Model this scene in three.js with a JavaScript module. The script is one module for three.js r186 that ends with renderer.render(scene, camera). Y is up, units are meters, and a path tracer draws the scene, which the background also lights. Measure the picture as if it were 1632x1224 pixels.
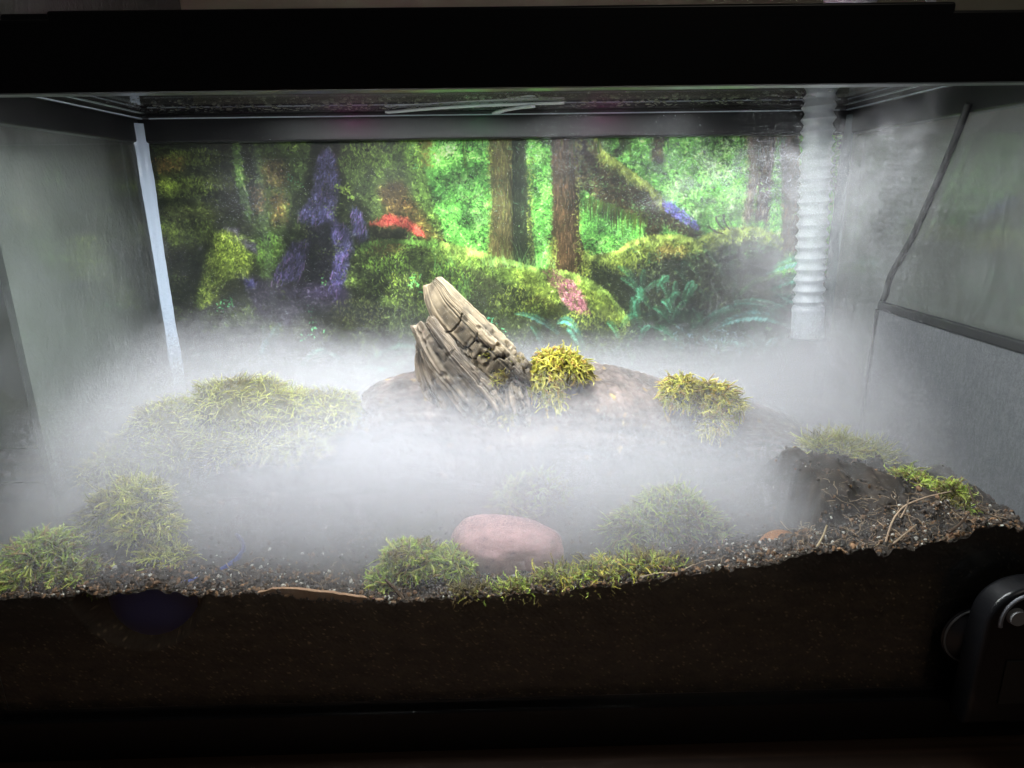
import * as THREE from 'three';
import { RoundedBoxGeometry } from 'three/addons/geometries/RoundedBoxGeometry.js';
import { mergeGeometries as mergeRaw } from 'three/addons/utils/BufferGeometryUtils.js';
import { ImprovedNoise } from 'three/addons/math/ImprovedNoise.js';
import { RectAreaLightUniformsLib } from 'three/addons/lights/RectAreaLightUniformsLib.js';

// ---------------------------------------------------------------- camera, light, exposure
RectAreaLightUniformsLib.init();
const scene = new THREE.Scene();
const camera = new THREE.PerspectiveCamera(60.0, 4 / 3, 0.01, 20);
camera.rotation.order = 'YXZ';
camera.position.set(0.006, 0.333, 0.345);
camera.rotation.set(-16.0 * Math.PI / 180, -0.0157, -0.0144);
const renderer = new THREE.WebGLRenderer({ antialias: true });
renderer.toneMapping = THREE.LinearToneMapping;
renderer.toneMappingExposure = 1.0;
renderer.shadowMap.enabled = true;
scene.background = new THREE.Color(0.010, 0.010, 0.011);   // a dark room
const LAMP = { x: -0.01, y: 0.4125, z: -0.105, w: 0.44, d: 0.13, power: 22.5 };
const lampLight = new THREE.RectAreaLight(new THREE.Color(0.97, 0.955, 1.0), LAMP.power, LAMP.w, LAMP.d);
lampLight.position.set(LAMP.x, LAMP.y - 0.004, LAMP.z);
lampLight.rotation.set(-Math.PI / 2, 0, 0);
lampLight.name = 'led_light';
scene.add(lampLight);

const FILL = { x: 0.5, y: 1.25, z: 0.85, w: 0.45, h: 0.3, power: 1.6 };   // weak unseen fill light, added above and behind the camera
const fillLight = new THREE.RectAreaLight(new THREE.Color(1.0, 0.93, 0.78), FILL.power, FILL.w, FILL.h);
fillLight.position.set(FILL.x, FILL.y, FILL.z); fillLight.lookAt(0.05, 0.3, -0.2); fillLight.name = 'added_fill_light';
scene.add(fillLight);

// ---------------------------------------------------------------- helpers
function rng(seed) { let a = seed >>> 0; return () => { a = (a + 0x6d2b79f5) | 0; let t = Math.imul(a ^ (a >>> 15), 1 | a); t = (t + Math.imul(t ^ (t >>> 7), 61 | t)) ^ t; return ((t ^ (t >>> 14)) >>> 0) / 4294967296; }; }
const N = new ImprovedNoise();
const n3 = (x, y, z) => N.noise(x + 31.7, y + 11.3, z + 57.9);
const fbm = (x, y, z, o = 4) => { let s = 0, a = 1, f = 1; for (let i = 0; i < o; i++) { s += a * n3(x * f, y * f, z * f); a *= 0.5; f *= 2.03; } return s; };
const clamp = (x, a = 0, b = 1) => Math.min(b, Math.max(a, x));
const smooth = (a, b, x) => { const t = clamp((x - a) / (b - a)); return t * t * (3 - 2 * t); };
const lerp = (a, b, t) => a + (b - a) * t;
const mergeGeometries = (list) => mergeRaw(list.map((g) => (g.index ? g.toNonIndexed() : g)));
const V = (x, y, z) => new THREE.Vector3(x, y, z);
function table(pts, x) { if (x <= pts[0][0]) return pts[0][1]; for (let i = 1; i < pts.length; i++) if (x <= pts[i][0]) return lerp(pts[i - 1][1], pts[i][1], (x - pts[i - 1][0]) / (pts[i][0] - pts[i - 1][0])); return pts[pts.length - 1][1]; }
function mesh(name, geo, mat, parent = scene) { const m = new THREE.Mesh(geo, mat); m.name = name; m.castShadow = m.receiveShadow = true; parent.add(m); return m; }
function tag(o, label, category, group) { o.userData.label = label; o.userData.category = category; if (group) o.userData.group = group; return o; }
function struct(o) { o.userData.kind = 'structure'; return o; }
function thing(name, label, category, pos = [0, 0, 0], group) { const g = new THREE.Group(); g.name = name; g.position.set(...pos); scene.add(g); return tag(g, label, category, group); }
function geoOf(pos, idx, col, uv) {
  const g = new THREE.BufferGeometry();
  g.setAttribute('position', new THREE.BufferAttribute(Float32Array.from(pos), 3));
  if (col) g.setAttribute('color', new THREE.BufferAttribute(Float32Array.from(col), 3));
  if (uv) g.setAttribute('uv', new THREE.BufferAttribute(Float32Array.from(uv), 2));
  if (idx) g.setIndex(idx);
  g.computeVertexNormals();
  return g;
}
const box = (w, h, d, x, y, z, r = 0) => (r ? new RoundedBoxGeometry(w, h, d, 2, r) : new THREE.BoxGeometry(w, h, d)).translate(x, y, z);
const std = (o) => new THREE.MeshStandardMaterial(o);
const phys = (o) => new THREE.MeshPhysicalMaterial(o);
const rgb = (r, g, b) => new THREE.Color().setRGB(r, g, b);
function noiseTexture(w, h, f, repeat) {
  const d = new Uint8Array(w * h * 4);
  for (let y = 0; y < h; y++) for (let x = 0; x < w; x++) { const v = clamp(f(x / w, y / h)) * 255; const i = (y * w + x) * 4; d[i] = d[i + 1] = d[i + 2] = v; d[i + 3] = 255; }
  const t = new THREE.DataTexture(d, w, h, THREE.RGBAFormat); t.wrapS = t.wrapT = THREE.RepeatWrapping; t.magFilter = THREE.LinearFilter; if (repeat) t.repeat.set(...repeat); t.needsUpdate = true; return t;
}
// tileable value noise for textures
function tiled(seed, n) { const r = rng(seed), g = Array.from({ length: n * n }, r); return (u, v) => { const x = u * n, y = v * n, i = Math.floor(x), j = Math.floor(y), fx = x - i, fy = y - j, s = fx * fx * (3 - 2 * fx), t = fy * fy * (3 - 2 * fy), at = (a, b) => g[((b % n + n) % n) * n + ((a % n + n) % n)]; return lerp(lerp(at(i, j), at(i + 1, j), s), lerp(at(i, j + 1), at(i + 1, j + 1), s), t); }; }

// ---------------------------------------------------------------- materials
const blackPlastic = std({ color: rgb(0.010, 0.010, 0.011), roughness: 0.3 });
const glassMat = phys({ color: rgb(0.965, 0.985, 0.975), roughness: 0, transmission: 1, thickness: 0, ior: 1.5 });
const milky = phys({ color: rgb(0.86, 0.88, 0.92), roughness: 0.35, transmission: 0.35, thickness: 0, ior: 1.45 });
const whitePlastic = std({ color: rgb(0.8, 0.8, 0.82), roughness: 0.4 });

// ---------------------------------------------------------------- room: table, walls
const HW = 0.316, CX = 0.006, BACK = -0.285, RIM0 = 0.38, RIM1 = 0.411;
{
  const ta = tiled(11, 16), tb = tiled(12, 64);
  const grain = noiseTexture(512, 512, (u, v) => 0.35 + 0.5 * ta(u * 0.5 + 0.05 * tb(u * 0.3, v), v * 4) * (0.6 + 0.4 * tb(u * 0.25, v * 3)), [1, 1]);
  grain.colorSpace = THREE.NoColorSpace;
  const wood = std({ color: rgb(0.13, 0.07, 0.045), roughness: 0.55, map: grain, bumpMap: grain, bumpScale: 0.0004 });
  const top = new THREE.Group(); top.name = 'table_top'; scene.add(struct(top));
  for (let k = 0; k < 5; k++) mesh('plank', new RoundedBoxGeometry(2.4, 0.03, 0.198, 2, 0.003).translate(0, -0.0155, 0.28 - k * 0.2), wood, top);
  const backWall = std({ color: rgb(0.5, 0.5, 0.36), roughness: 0.9 });
  struct(mesh('room_wall', box(3, 1.6, 0.05, 0, 0.8, -0.56), backWall));
  const tc = tiled(13, 40), td = tiled(14, 97);
  const peel = noiseTexture(512, 512, (u, v) => 0.6 * tc(u, v) + 0.4 * td(u, v));
  peel.repeat.set(3, 4.5);
  const paint = std({ color: rgb(0.165, 0.17, 0.158), roughness: 0.8, bumpMap: peel, bumpScale: 0.0009 });
  struct(mesh('side_wall', box(0.006, 0.9, 0.37, -0.364, 0.45, -0.346), paint));
}

// ---------------------------------------------------------------- the tank
const tank = thing('glass_terrarium', 'long glass terrarium with glossy black plastic rims, filled with mist, moss and soil', 'terrarium', [CX, 0, 0]);
{
  const pane = (name, w, h, d, x, y, z) => mesh(name, box(w, h, d, x, y, z), glassMat, tank);
  const y0 = 0.006, y1 = 0.402, h = y1 - y0, yc = (y0 + y1) / 2, T = 0.005;
  pane('front_pane', 2 * HW + 2 * T, h, T, 0, yc, T / 2);
  pane('back_pane', 2 * HW + 2 * T, h, T, 0, yc, BACK - T / 2);
  pane('side_pane', T, h, -BACK - 0.0006, -HW - T / 2, yc, BACK / 2);
  pane('side_pane', T, h, -BACK - 0.0006, HW + T / 2, yc, BACK / 2);
  const ring = (ox, ozf, ozb, inset, y, hgt, name) => {
    const s = new THREE.Shape(); s.moveTo(-ox, -ozf); s.lineTo(ox, -ozf); s.lineTo(ox, -ozb); s.lineTo(-ox, -ozb); s.closePath();
    const p = new THREE.Path(); const ix = ox - inset, zf = ozf - inset, zb = ozb + inset; p.moveTo(-ix, -zf); p.lineTo(-ix, -zb); p.lineTo(ix, -zb); p.lineTo(ix, -zf); p.closePath(); s.holes.push(p);
    const g = new THREE.ExtrudeGeometry(s, { depth: hgt - 0.003, bevelEnabled: true, bevelThickness: 0.0015, bevelSize: 0.0015, bevelOffset: -0.0015, bevelSegments: 2 });
    g.rotateX(-Math.PI / 2).translate(0, y + 0.0015, 0);
    return mesh(name, g, blackPlastic, tank);
  };
  ring(HW + 0.0095, 0.0095, BACK - 0.0095, 0.0115, RIM0, RIM1 - RIM0, 'top_rim');
  ring(HW + 0.0018, 0.0018, BACK - 0.0018, 0.0112, 0.3995, 0.0036, 'lid_ledge');
  ring(HW + 0.0095, 0.0095, BACK - 0.0095, 0.0115, 0.0, 0.0300, 'bottom_rim');
  mesh('ledge_glint', mergeGeometries([box(0.60, 0.0009, 0.0009, 0, 0.3991, -0.2751), box(0.0009, 0.0009, 0.25, -0.3062, 0.3991, -0.150), box(0.0009, 0.0009, 0.25, 0.3062, 0.3991, -0.150)]), std({ color: rgb(0.5, 0.55, 0.62), roughness: 0.3 }), tank);  // pale strips painted as the light caught along the ledge edge
  mesh('bottom_pane', box(2 * HW, 0.005, -BACK, 0, 0.0085, BACK / 2), glassMat, tank);
  // a film of condensation on the inside of the side panes
  { const fa = tiled(31, 24), fb = tiled(32, 90), fc = tiled(33, 7), film = (lo, hi) => { const t = noiseTexture(512, 512, (u, v) => lerp(lo, hi, clamp(0.5 * fc(u, v) + 0.25 * fa(u, v * 0.4) + 0.25 * fb(u, v * 0.25)))); return phys({ color: rgb(0.8, 0.84, 0.83), roughness: 1, specularIntensity: 0, transmission: 0.4, thickness: 0, transparent: true, opacity: 1, alphaMap: t, side: THREE.DoubleSide }); };
    mesh('condensation_film', new THREE.PlaneGeometry(0.278, 0.27).rotateY(-Math.PI / 2).translate(HW - 0.0012, 0.248, BACK / 2), film(0.04, 0.24), tank);
    mesh('condensation_film', new THREE.PlaneGeometry(0.278, 0.27).rotateY(Math.PI / 2).translate(-HW + 0.0012, 0.248, BACK / 2), film(0.0, 0.12), tank); }
  // silicone seams along the vertical corners
  const sil = phys({ color: rgb(0.62, 0.72, 0.88), roughness: 0.14, clearcoat: 1, clearcoatRoughness: 0.1, transmission: 0.3, thickness: 0, ior: 1.42 });
  const silDark = phys({ color: rgb(0.20, 0.25, 0.25), roughness: 0.35, transmission: 0.4, thickness: 0, ior: 1.42 });
  const bead = (sx, z, dir, m, r) => {
    const r2 = rng(90 + (sx > 0 ? 1 : 0) + (dir > 0 ? 2 : 0)), pos = [], idx = [], nv = 90, nu = 7;
    for (let j = 0; j <= nv; j++) { const y = lerp(0.012, 0.396, j / nv), w = r * (1 + 0.12 * n3(y * 40, sx, z) + 0.05 * (r2() - 0.5));
      for (let i = 0; i <= nu; i++) { const a = i / nu * Math.PI / 2, q = 1 - 0.28 * Math.sin(2 * a);  // concave fillet
        pos.push(sx * (HW - 0.0004 - w * Math.cos(a) * q * 0.9), y, z + dir * (0.0004 + w * 1.2 * Math.sin(a) * q)); } }
    for (let j = 0; j < nv; j++) for (let i = 0; i < nu; i++) { const a = j * (nu + 1) + i, b = a + nu + 1; idx.push(a, b, a + 1, a + 1, b, b + 1); }
    return mesh('silicone_seam', geoOf(pos, idx), m, tank);
  };
  bead(-1, BACK, 1, sil, 0.0078).userData.label = 'pale bluish silicone seam in the back left corner';
  bead(1, BACK, 1, silDark, 0.007);
  bead(-1, 0, -1, silDark, 0.008); bead(1, 0, -1, silDark, 0.006);
}

// ---------------------------------------------------------------- lid, lamp, strips
{
  const lid = thing('glass_cover', 'clear glass lid with black front strip, beaded with condensation', 'lid', [0, 0.4075, 0]);
  const s = new THREE.Shape(); s.moveTo(-0.3, 0.028); s.lineTo(0.312, 0.028); s.lineTo(0.312, 0.2835); s.lineTo(-0.3, 0.2835); s.closePath();
  const hole = new THREE.Path(); hole.absarc(0.2815, 0.262, 0.0165, 0, Math.PI * 2, true); s.holes.push(hole);
  mesh('lid_pane', new THREE.ExtrudeGeometry(s, { depth: 0.004, bevelEnabled: false, curveSegments: 24 }).rotateX(-Math.PI / 2).translate(0, -0.004, 0), glassMat, lid);
  mesh('front_strip', box(0.412, 0.0068, 0.036, 0.011, 0.0036, -0.0085, 0.0015), blackPlastic, lid);
  mesh('handle_tab', box(0.006, 0.044, 0.002, 0.2695, 0.022, -0.10, 0.0008), whitePlastic, lid);
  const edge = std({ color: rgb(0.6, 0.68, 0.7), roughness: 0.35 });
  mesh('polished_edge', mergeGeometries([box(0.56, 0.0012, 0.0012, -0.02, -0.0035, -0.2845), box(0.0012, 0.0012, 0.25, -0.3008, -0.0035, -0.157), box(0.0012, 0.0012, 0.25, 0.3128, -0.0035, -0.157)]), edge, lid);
  // condensation beads under the lid
  const r = rng(5), drop = new THREE.SphereGeometry(1, 7, 4, 0, Math.PI * 2, Math.PI / 2, Math.PI / 2);
  const wet = phys({ color: rgb(0.95, 0.97, 1), roughness: 0.05, transmission: 1, thickness: 0.002, ior: 1.33 });
  const dn = 900, drops = new THREE.InstancedMesh(drop, wet, dn), m4 = new THREE.Matrix4();
  for (let i = 0; i < dn; i++) { const k = 0.0005 + 0.0011 * r() ** 3, x = lerp(-0.29, 0.26, r()), z = lerp(-0.18, -0.28, r() ** 0.7); m4.makeScale(k * (1 + 1.2 * r()), k * 0.6, k).setPosition(x, -0.0041, z); drops.setMatrixAt(i, m4); }
  drops.name = 'condensation_bead'; drops.userData.kind = 'stuff'; lid.add(drops);

  const lamp = thing('led_light_bar', 'black led light bar lying on the glass lid', 'lamp', [LAMP.x, LAMP.y, LAMP.z]);
  mesh('housing', mergeGeometries([box(LAMP.w + 0.03, 0.0055, LAMP.d + 0.012, 0, 0.0087, 0, 0.002), box(LAMP.w + 0.03, 0.0085, 0.004, 0, 0.0018, LAMP.d / 2 + 0.004), box(0.004, 0.0085, LAMP.d, -LAMP.w / 2 - 0.012, 0.0018, 0), box(0.004, 0.0085, LAMP.d, LAMP.w / 2 + 0.012, 0.0018, 0)]), blackPlastic, lamp);
  mesh('led_diffuser', box(LAMP.w, 0.003, LAMP.d - 0.004, 0, 0.0025, 0), std({ color: rgb(0.9, 0.9, 0.9), emissive: rgb(0.9, 0.95, 1), emissiveIntensity: 1.2 }), lamp);
  const pink = std({ color: rgb(0.3, 0.05, 0.2), emissive: rgb(1, 0.08, 0.55), emissiveIntensity: 60 }), green = std({ color: rgb(0.05, 0.3, 0.1), emissive: rgb(0.08, 1, 0.25), emissiveIntensity: 30 });
  for (const [x, m] of [[-0.13, pink], [0, green], [0.125, pink]]) mesh('led_chip', box(0.016, 0.006, 0.003, x, 0.001, -LAMP.d / 2 - 0.003), m, lamp);

  const strip = (pts, w, t, label) => {
    const c = new THREE.CatmullRomCurve3(pts.map((p) => V(...p))), n = 40, pos = [], idx = [], r = rng(17);
    for (let i = 0; i <= n; i++) { const p = c.getPoint(i / n), tg = c.getTangent(i / n), side = V(-tg.z, 0, tg.x).normalize(), ww = w * (0.9 + 0.2 * r()); for (const [a, b] of [[-1, 0], [-1, 1], [1, 1], [1, 0]]) pos.push(p.x + side.x * a * ww / 2, p.y + b * t, p.z + side.z * a * ww / 2); }
    for (let i = 0; i < n; i++) for (let k = 0; k < 4; k++) { const a = i * 4 + k, b = i * 4 + (k + 1) % 4; idx.push(a, a + 4, b, b, a + 4, b + 4); }
    idx.push(0, 1, 2, 0, 2, 3, n * 4, n * 4 + 2, n * 4 + 1, n * 4, n * 4 + 3, n * 4 + 2);
    return tag(mesh('plastic_strip', geoOf(pos, idx), milky), label, 'strip');
  };
  strip([[-0.0885, 0.4005, -0.271], [-0.04, 0.4012, -0.250], [0.0053, 0.4012, -0.236], [0.06, 0.4012, -0.228]], 0.006, 0.0016, 'long white plastic strip under the glass lid, running up to the right');
  strip([[0.0045, 0.3985, -0.270], [0.0105, 0.399, -0.256], [0.022, 0.399, -0.240], [0.035, 0.399, -0.228]], 0.006, 0.0016, 'short curled white plastic strip under the lid, crossing the long strip');
}

// ---------------------------------------------------------------- forest print behind the back pane
const print = (() => {
  const W = 2048, H = 1184, cv = document.createElement('canvas'); cv.width = W; cv.height = H;
  const g = cv.getContext('2d'), r = rng(77), V2 = Math.PI / 2;
  // the print is laid out on a sketch grid, squared up to the sheet by this map
  const q = (X, Y) => { const w = 1 - 1.6346e-05 * X - 0.000228855 * Y; return [0.98101 * (1.73381 * X - 0.271787 * Y - 336.751) / w, (0.021502 * X + 1.64606 * Y - 367.058) / w]; };
  const css = (c, a = 1, k = 1) => `rgba(${clamp(c[0] * k, 0, 255) | 0},${clamp(c[1] * k, 0, 255) | 0},${clamp(c[2] * k, 0, 255) | 0},${a})`;
  const path = (P) => { g.beginPath(); P.forEach(([x, y], i) => { const [u, v] = q(x, y); i ? g.lineTo(u, v) : g.moveTo(u, v); }); g.closePath(); };
  const fill = (P, c, a = 1, soft = 5) => { g.save(); g.filter = soft ? `blur(${soft}px)` : 'none'; path(P); g.fillStyle = css(c, a); g.fill(); g.restore(); };
  const inside = (P, x, y) => { let k = false; for (let i = 0, j = P.length - 1; i < P.length; j = i++) if ((P[i][1] > y) !== (P[j][1] > y) && x < (P[j][0] - P[i][0]) * (y - P[i][1]) / (P[j][1] - P[i][1]) + P[i][0]) k = !k; return k; };
  const dab = (x, y, ang, len, w, c, a, bend = 0) => { const [u, v] = q(x, y), dx = Math.cos(ang) * len * 1.75, dy = Math.sin(ang) * len * 1.75; g.strokeStyle = css(c, a); g.lineWidth = w * 1.75; g.lineCap = 'round'; g.beginPath(); g.moveTo(u - dx / 2, v - dy / 2); g.quadraticCurveTo(u - dy * bend, v + dx * bend, u + dx / 2, v + dy / 2); g.stroke(); };
  const leaf = (x, y, ang, len, w, c, a) => { const [u, v] = q(x, y), s = 1.75, dx = Math.cos(ang) * len * s, dy = Math.sin(ang) * len * s, nx = -Math.sin(ang) * w * s, ny = Math.cos(ang) * w * s; g.fillStyle = css(c, a); g.beginPath(); g.moveTo(u, v); g.quadraticCurveTo(u + dx / 2 + nx, v + dy / 2 + ny, u + dx, v + dy); g.quadraticCurveTo(u + dx / 2 - nx, v + dy / 2 - ny, u, v); g.fill(); };
  const bounds = (P) => { let x0 = 1e9, x1 = -1e9, y0 = 1e9, y1 = -1e9; for (const [x, y] of P) { x0 = Math.min(x0, x); x1 = Math.max(x1, x); y0 = Math.min(y0, y); y1 = Math.max(y1, y); } return [x0, x1, y0, y1]; };
  // strews small strokes over a region; edges are ragged by jit
  const strew = (P, n, o) => {
    const [x0, x1, y0, y1] = bounds(P), jit = o.jit ?? 5;
    for (let i = 0; i < n; i++) {
      let x = lerp(x0, x1, r()), y = lerp(y0, y1, r()); if (!inside(P, x, y)) continue; x += (r() + r() - 1) * jit; y += (r() + r() - 1) * jit;
      if (o.gate && r() > o.gate(x, y)) continue;
      const c = o.cols[Math.floor(r() * o.cols.length)], k = (o.shade ? o.shade(x, y) : 1) * (0.6 + 0.8 * r()), ang = (o.ang ?? 0) + (r() - 0.5) * 2 * (o.spread ?? 3), len = lerp(o.len[0], o.len[1], r()), w = lerp(o.w[0], o.w[1], r());
      (o.leaf ? leaf : dab)(x, y, ang, len, w, [c[0] * k, c[1] * k, c[2] * k], o.a ?? 0.8, (r() - 0.5) * (o.bend ?? 0.5));
    }
  };
  const cl = (x, y, s, z = 0) => fbm(x / s, y / s, z + 3.3, 3);
  const frame = [[180, 190], [1400, 190], [1400, 760], [180, 760]];
  // ---- 1. broad masses
  fill(frame, [30, 38, 22]);
  const far = [[660, 190], [1400, 190], [1400, 520], [900, 480], [650, 420]];
  fill(far, [104, 176, 70], 1, 14);
  for (let i = 0; i < 900; i++) { const x = 690 + 660 * r(), y = 195 + 250 * r(), b = cl(x, y, 60, 2), [u, v] = q(x, y), k = clamp(0.75 + 0.9 * b + 0.35 * smooth(1000, 1150, x) * smooth(420, 280, y) - 0.2 * smooth(260, 200, y), 0.25, 1.6); g.fillStyle = css([104, 186, 70], 0.3, k); g.beginPath(); g.ellipse(u, v, 14 + 26 * r(), 10 + 14 * r(), r() * 3, 0, 7); g.fill(); }
  for (const [x, y, w, k] of [[955, 226, 15, 1], [735, 290, 10, 0.6], [1135, 262, 24, 0.7], [716, 236, 14, 0.6], [1080, 300, 22, 0.5], [1170, 330, 24, 0.5], [860, 250, 8, 0.4], [1160, 230, 16, 0.6], [1110, 340, 20, 0.4], [760, 350, 14, 0.3]]) { const [u, v] = q(x, y), gr = g.createRadialGradient(u, v, 0, u, v, w * 2.6); gr.addColorStop(0, `rgba(226,244,206,${k})`); gr.addColorStop(0.5, `rgba(186,236,140,${k * 0.5})`); gr.addColorStop(1, 'rgba(160,220,110,0)'); g.fillStyle = gr; g.fillRect(u - 90, v - 90, 180, 180); }
  const under = [[590, 400], [890, 462], [930, 428], [1000, 436], [1230, 440], [1400, 430], [1400, 760], [560, 760]];
  fill(under, [28, 42, 30], 1, 8);
  const cols = (P, a, b, c) => { fill(P, a, 1, 3); const [x0, x1] = bounds(P); for (let i = 0; i < 26; i++) { const x = lerp(x0, x1, r()); strew(P, 10, { len: [20, 70], w: [1.5, 5], ang: V2, spread: 0.08, cols: [b, c], a: 0.35, bend: 0.1, jit: 1 }); } };
  cols([[776, 190], [817, 190], [819, 300], [821, 424], [776, 424], [785, 330]], [92, 80, 44], [116, 100, 58], [70, 62, 34]);
  cols([[815, 190], [834, 190], [842, 290], [853, 424], [817, 424]], [40, 46, 30], [56, 62, 38], [28, 34, 22]);
  cols([[876, 190], [922, 190], [925, 300], [922, 370], [940, 440], [874, 440], [882, 330]], [66, 48, 30], [96, 68, 46], [44, 34, 22]);
  cols([[1190, 190], [1215, 190], [1209, 290], [1194, 352], [1184, 352], [1197, 280]], [128, 110, 90], [176, 156, 138], [96, 64, 44]);
  cols([[1215, 190], [1239, 190], [1231, 270], [1223, 352], [1203, 352], [1212, 280]], [62, 46, 34], [86, 62, 46], [44, 34, 26]);
  cols([[1243, 190], [1273, 190], [1275, 300], [1286, 400], [1245, 400], [1250, 300]], [76, 62, 48], [104, 86, 68], [54, 44, 34]);
  const limb = [[916, 190], [946, 198], [962, 240], [1000, 270], [1040, 300], [1062, 324], [1100, 348], [1126, 372], [1112, 386], [1086, 374], [1056, 360], [1054, 388], [1030, 390], [1028, 356], [990, 334], [950, 318], [924, 298]];
  fill(limb, [44, 34, 22], 1, 3);
  const topEdge = (x) => table([[918, 200], [944, 204], [960, 242], [1000, 271], [1040, 301], [1062, 326], [1124, 374]], x);
  fill([[924, 196], [948, 206], [964, 244], [1002, 272], [1042, 302], [1056, 318], [1040, 314], [1000, 288], [960, 266], [940, 240]], [100, 108, 44], 0.7, 6);
  fill([[1054, 320], [1068, 320], [1106, 348], [1116, 366], [1100, 362], [1078, 346], [1058, 334]], [88, 84, 172], 0.95, 3);
  fill([[975, 250], [985, 236], [994, 190], [1012, 190], [1000, 232], [984, 252]], [40, 44, 24], 1, 2); fill([[1036, 256], [1042, 190], [1062, 190], [1056, 262]], [56, 50, 32], 1, 3);
  // right boulder log
  const bTop = (x) => table([[925, 412], [945, 412], [985, 404], [1000, 390], [1040, 379], [1075, 377], [1112, 386], [1128, 376], [1160, 366], [1200, 364], [1230, 374], [1248, 384]], x);
  fill([[918, 442], [934, 412], [985, 404], [1000, 390], [1040, 379], [1075, 377], [1112, 386], [1128, 376], [1160, 366], [1200, 364], [1230, 374], [1249, 386], [1246, 410], [1226, 440], [1230, 490], [940, 500]], [34, 38, 24], 1, 4);
  fill([[942, 416], [985, 404], [1000, 390], [1040, 379], [1076, 378], [1110, 386], [1130, 376], [1160, 366], [1200, 364], [1230, 374], [1249, 388], [1238, 392], [1200, 380], [1160, 384], [1128, 398], [1100, 404], [1040, 406], [1010, 424], [980, 426]], [126, 140, 52], 0.8, 8);
  fill([[1050, 388], [1098, 390], [1090, 410], [1040, 414]], [160, 128, 62], 0.7, 6); fill([[916, 434], [926, 414], [944, 416], [938, 442], [924, 448]], [14, 18, 16], 1, 3); fill([[1142, 398], [1230, 400], [1220, 440], [1150, 438]], [26, 28, 22], 0.9, 5);
  // middle bank
  const mTop = (x) => table([[570, 392], [600, 384], [660, 386], [705, 388], [745, 400], [780, 410], [820, 420], [860, 433], [900, 434], [940, 448], [968, 468], [988, 492], [1004, 512]], x);
  fill([[560, 580], [568, 394], [600, 384], [660, 386], [705, 388], [745, 400], [780, 410], [820, 420], [860, 433], [900, 434], [940, 448], [968, 468], [988, 492], [1006, 518], [990, 550], [900, 590]], [46, 52, 28], 1, 4);
  fill([[640, 384], [705, 386], [745, 398], [780, 408], [820, 418], [860, 431], [895, 452], [900, 480], [880, 478], [840, 462], [780, 440], [720, 420], [650, 410]], [98, 122, 46], 0.7, 10);
  fill([[900, 436], [940, 448], [968, 468], [988, 492], [1004, 514], [980, 520], [950, 500], [926, 466]], [132, 146, 52], 0.8, 8);
  fill([[820, 420], [864, 434], [900, 470], [896, 492], [850, 470], [818, 446]], [136, 144, 60], 0.5, 10);
  const pinkP = [[862, 432], [888, 433], [914, 450], [932, 474], [940, 502], [922, 500], [902, 488], [888, 462]]; fill(pinkP, [152, 88, 100], 0.95, 3);
  // left trunks
  const left = [[180, 190], [690, 190], [670, 250], [686, 300], [694, 345], [716, 390], [640, 420], [600, 580], [600, 760], [180, 760]];
  fill(left, [36, 40, 22], 1, 5);
  for (let i = 0; i < 500; i++) { const x = 235 + 460 * r(), y = 200 + 330 * r(), k = clamp(0.7 + 1.5 * cl(x, y, 40, 13), 0.2, 2); if (!inside(left, x, y)) continue; const [u, v] = q(x, y); g.fillStyle = css([58, 70, 28], 0.4, k); g.beginPath(); g.ellipse(u, v, 16 + 20 * r(), 8 + 12 * r(), 0.2, 0, 7); g.fill(); }
  const soft = (P, c, a, s = 7) => fill(P, c, a, s);
  soft([[250, 286], [330, 278], [372, 292], [376, 306], [320, 300], [256, 312]], [112, 124, 46], 0.75); soft([[256, 330], [330, 320], [370, 330], [340, 352], [262, 356]], [84, 90, 36], 0.6); soft([[260, 360], [320, 350], [350, 372], [310, 400], [264, 410]], [78, 88, 34], 0.6);
  soft([[246, 214], [352, 214], [378, 330], [340, 340], [262, 240]], [26, 30, 16], 0.6, 12); soft([[240, 400], [318, 396], [312, 500], [380, 560], [250, 580]], [20, 22, 14], 0.9, 10);
  soft([[400, 195], [516, 195], [498, 255], [476, 340], [458, 410], [424, 452], [404, 400], [412, 300]], [66, 84, 36], 0.85); soft([[530, 195], [690, 195], [668, 250], [680, 300], [690, 345], [704, 386], [610, 372], [580, 330], [556, 300], [540, 250]], [72, 88, 40], 0.8); soft([[650, 195], [688, 195], [670, 250], [684, 300], [700, 370], [664, 320], [648, 250]], [112, 150, 56], 0.7);
  soft([[600, 300], [640, 286], [664, 330], [620, 350]], [70, 46, 28], 0.8); soft([[520, 195], [534, 195], [552, 300], [590, 330], [580, 345], [540, 310]], [24, 26, 16], 0.7);
  soft([[362, 195], [377, 195], [386, 262], [402, 340], [395, 352], [383, 320], [371, 262]], [112, 158, 60], 0.9, 4); soft([[382, 195], [402, 195], [410, 300], [402, 335], [392, 270]], [20, 24, 13], 0.9, 4); soft([[500, 210], [520, 195], [528, 230], [508, 252], [496, 310], [474, 345], [460, 400], [452, 390], [462, 330], [484, 290]], [18, 20, 12], 0.85, 5);
  const orangeP = [[[416, 258], [446, 250], [460, 272], [452, 300], [424, 296]], [[430, 310], [456, 306], [456, 356], [434, 362]], [[404, 300], [422, 298], [420, 338], [404, 336]], [[640, 320], [668, 330], [704, 384], [664, 376], [646, 350]], [[677, 206], [690, 210], [684, 270], [674, 260]], [[588, 384], [636, 386], [634, 404], [592, 406]], [[246, 252], [300, 248], [290, 272], [250, 276]]];
  for (const P of orangeP) soft(P, [112, 76, 38], 0.55, 8);
  soft([[486, 352], [540, 345], [548, 440], [540, 475], [468, 475], [480, 400]], [20, 16, 26], 0.95, 5);
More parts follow.
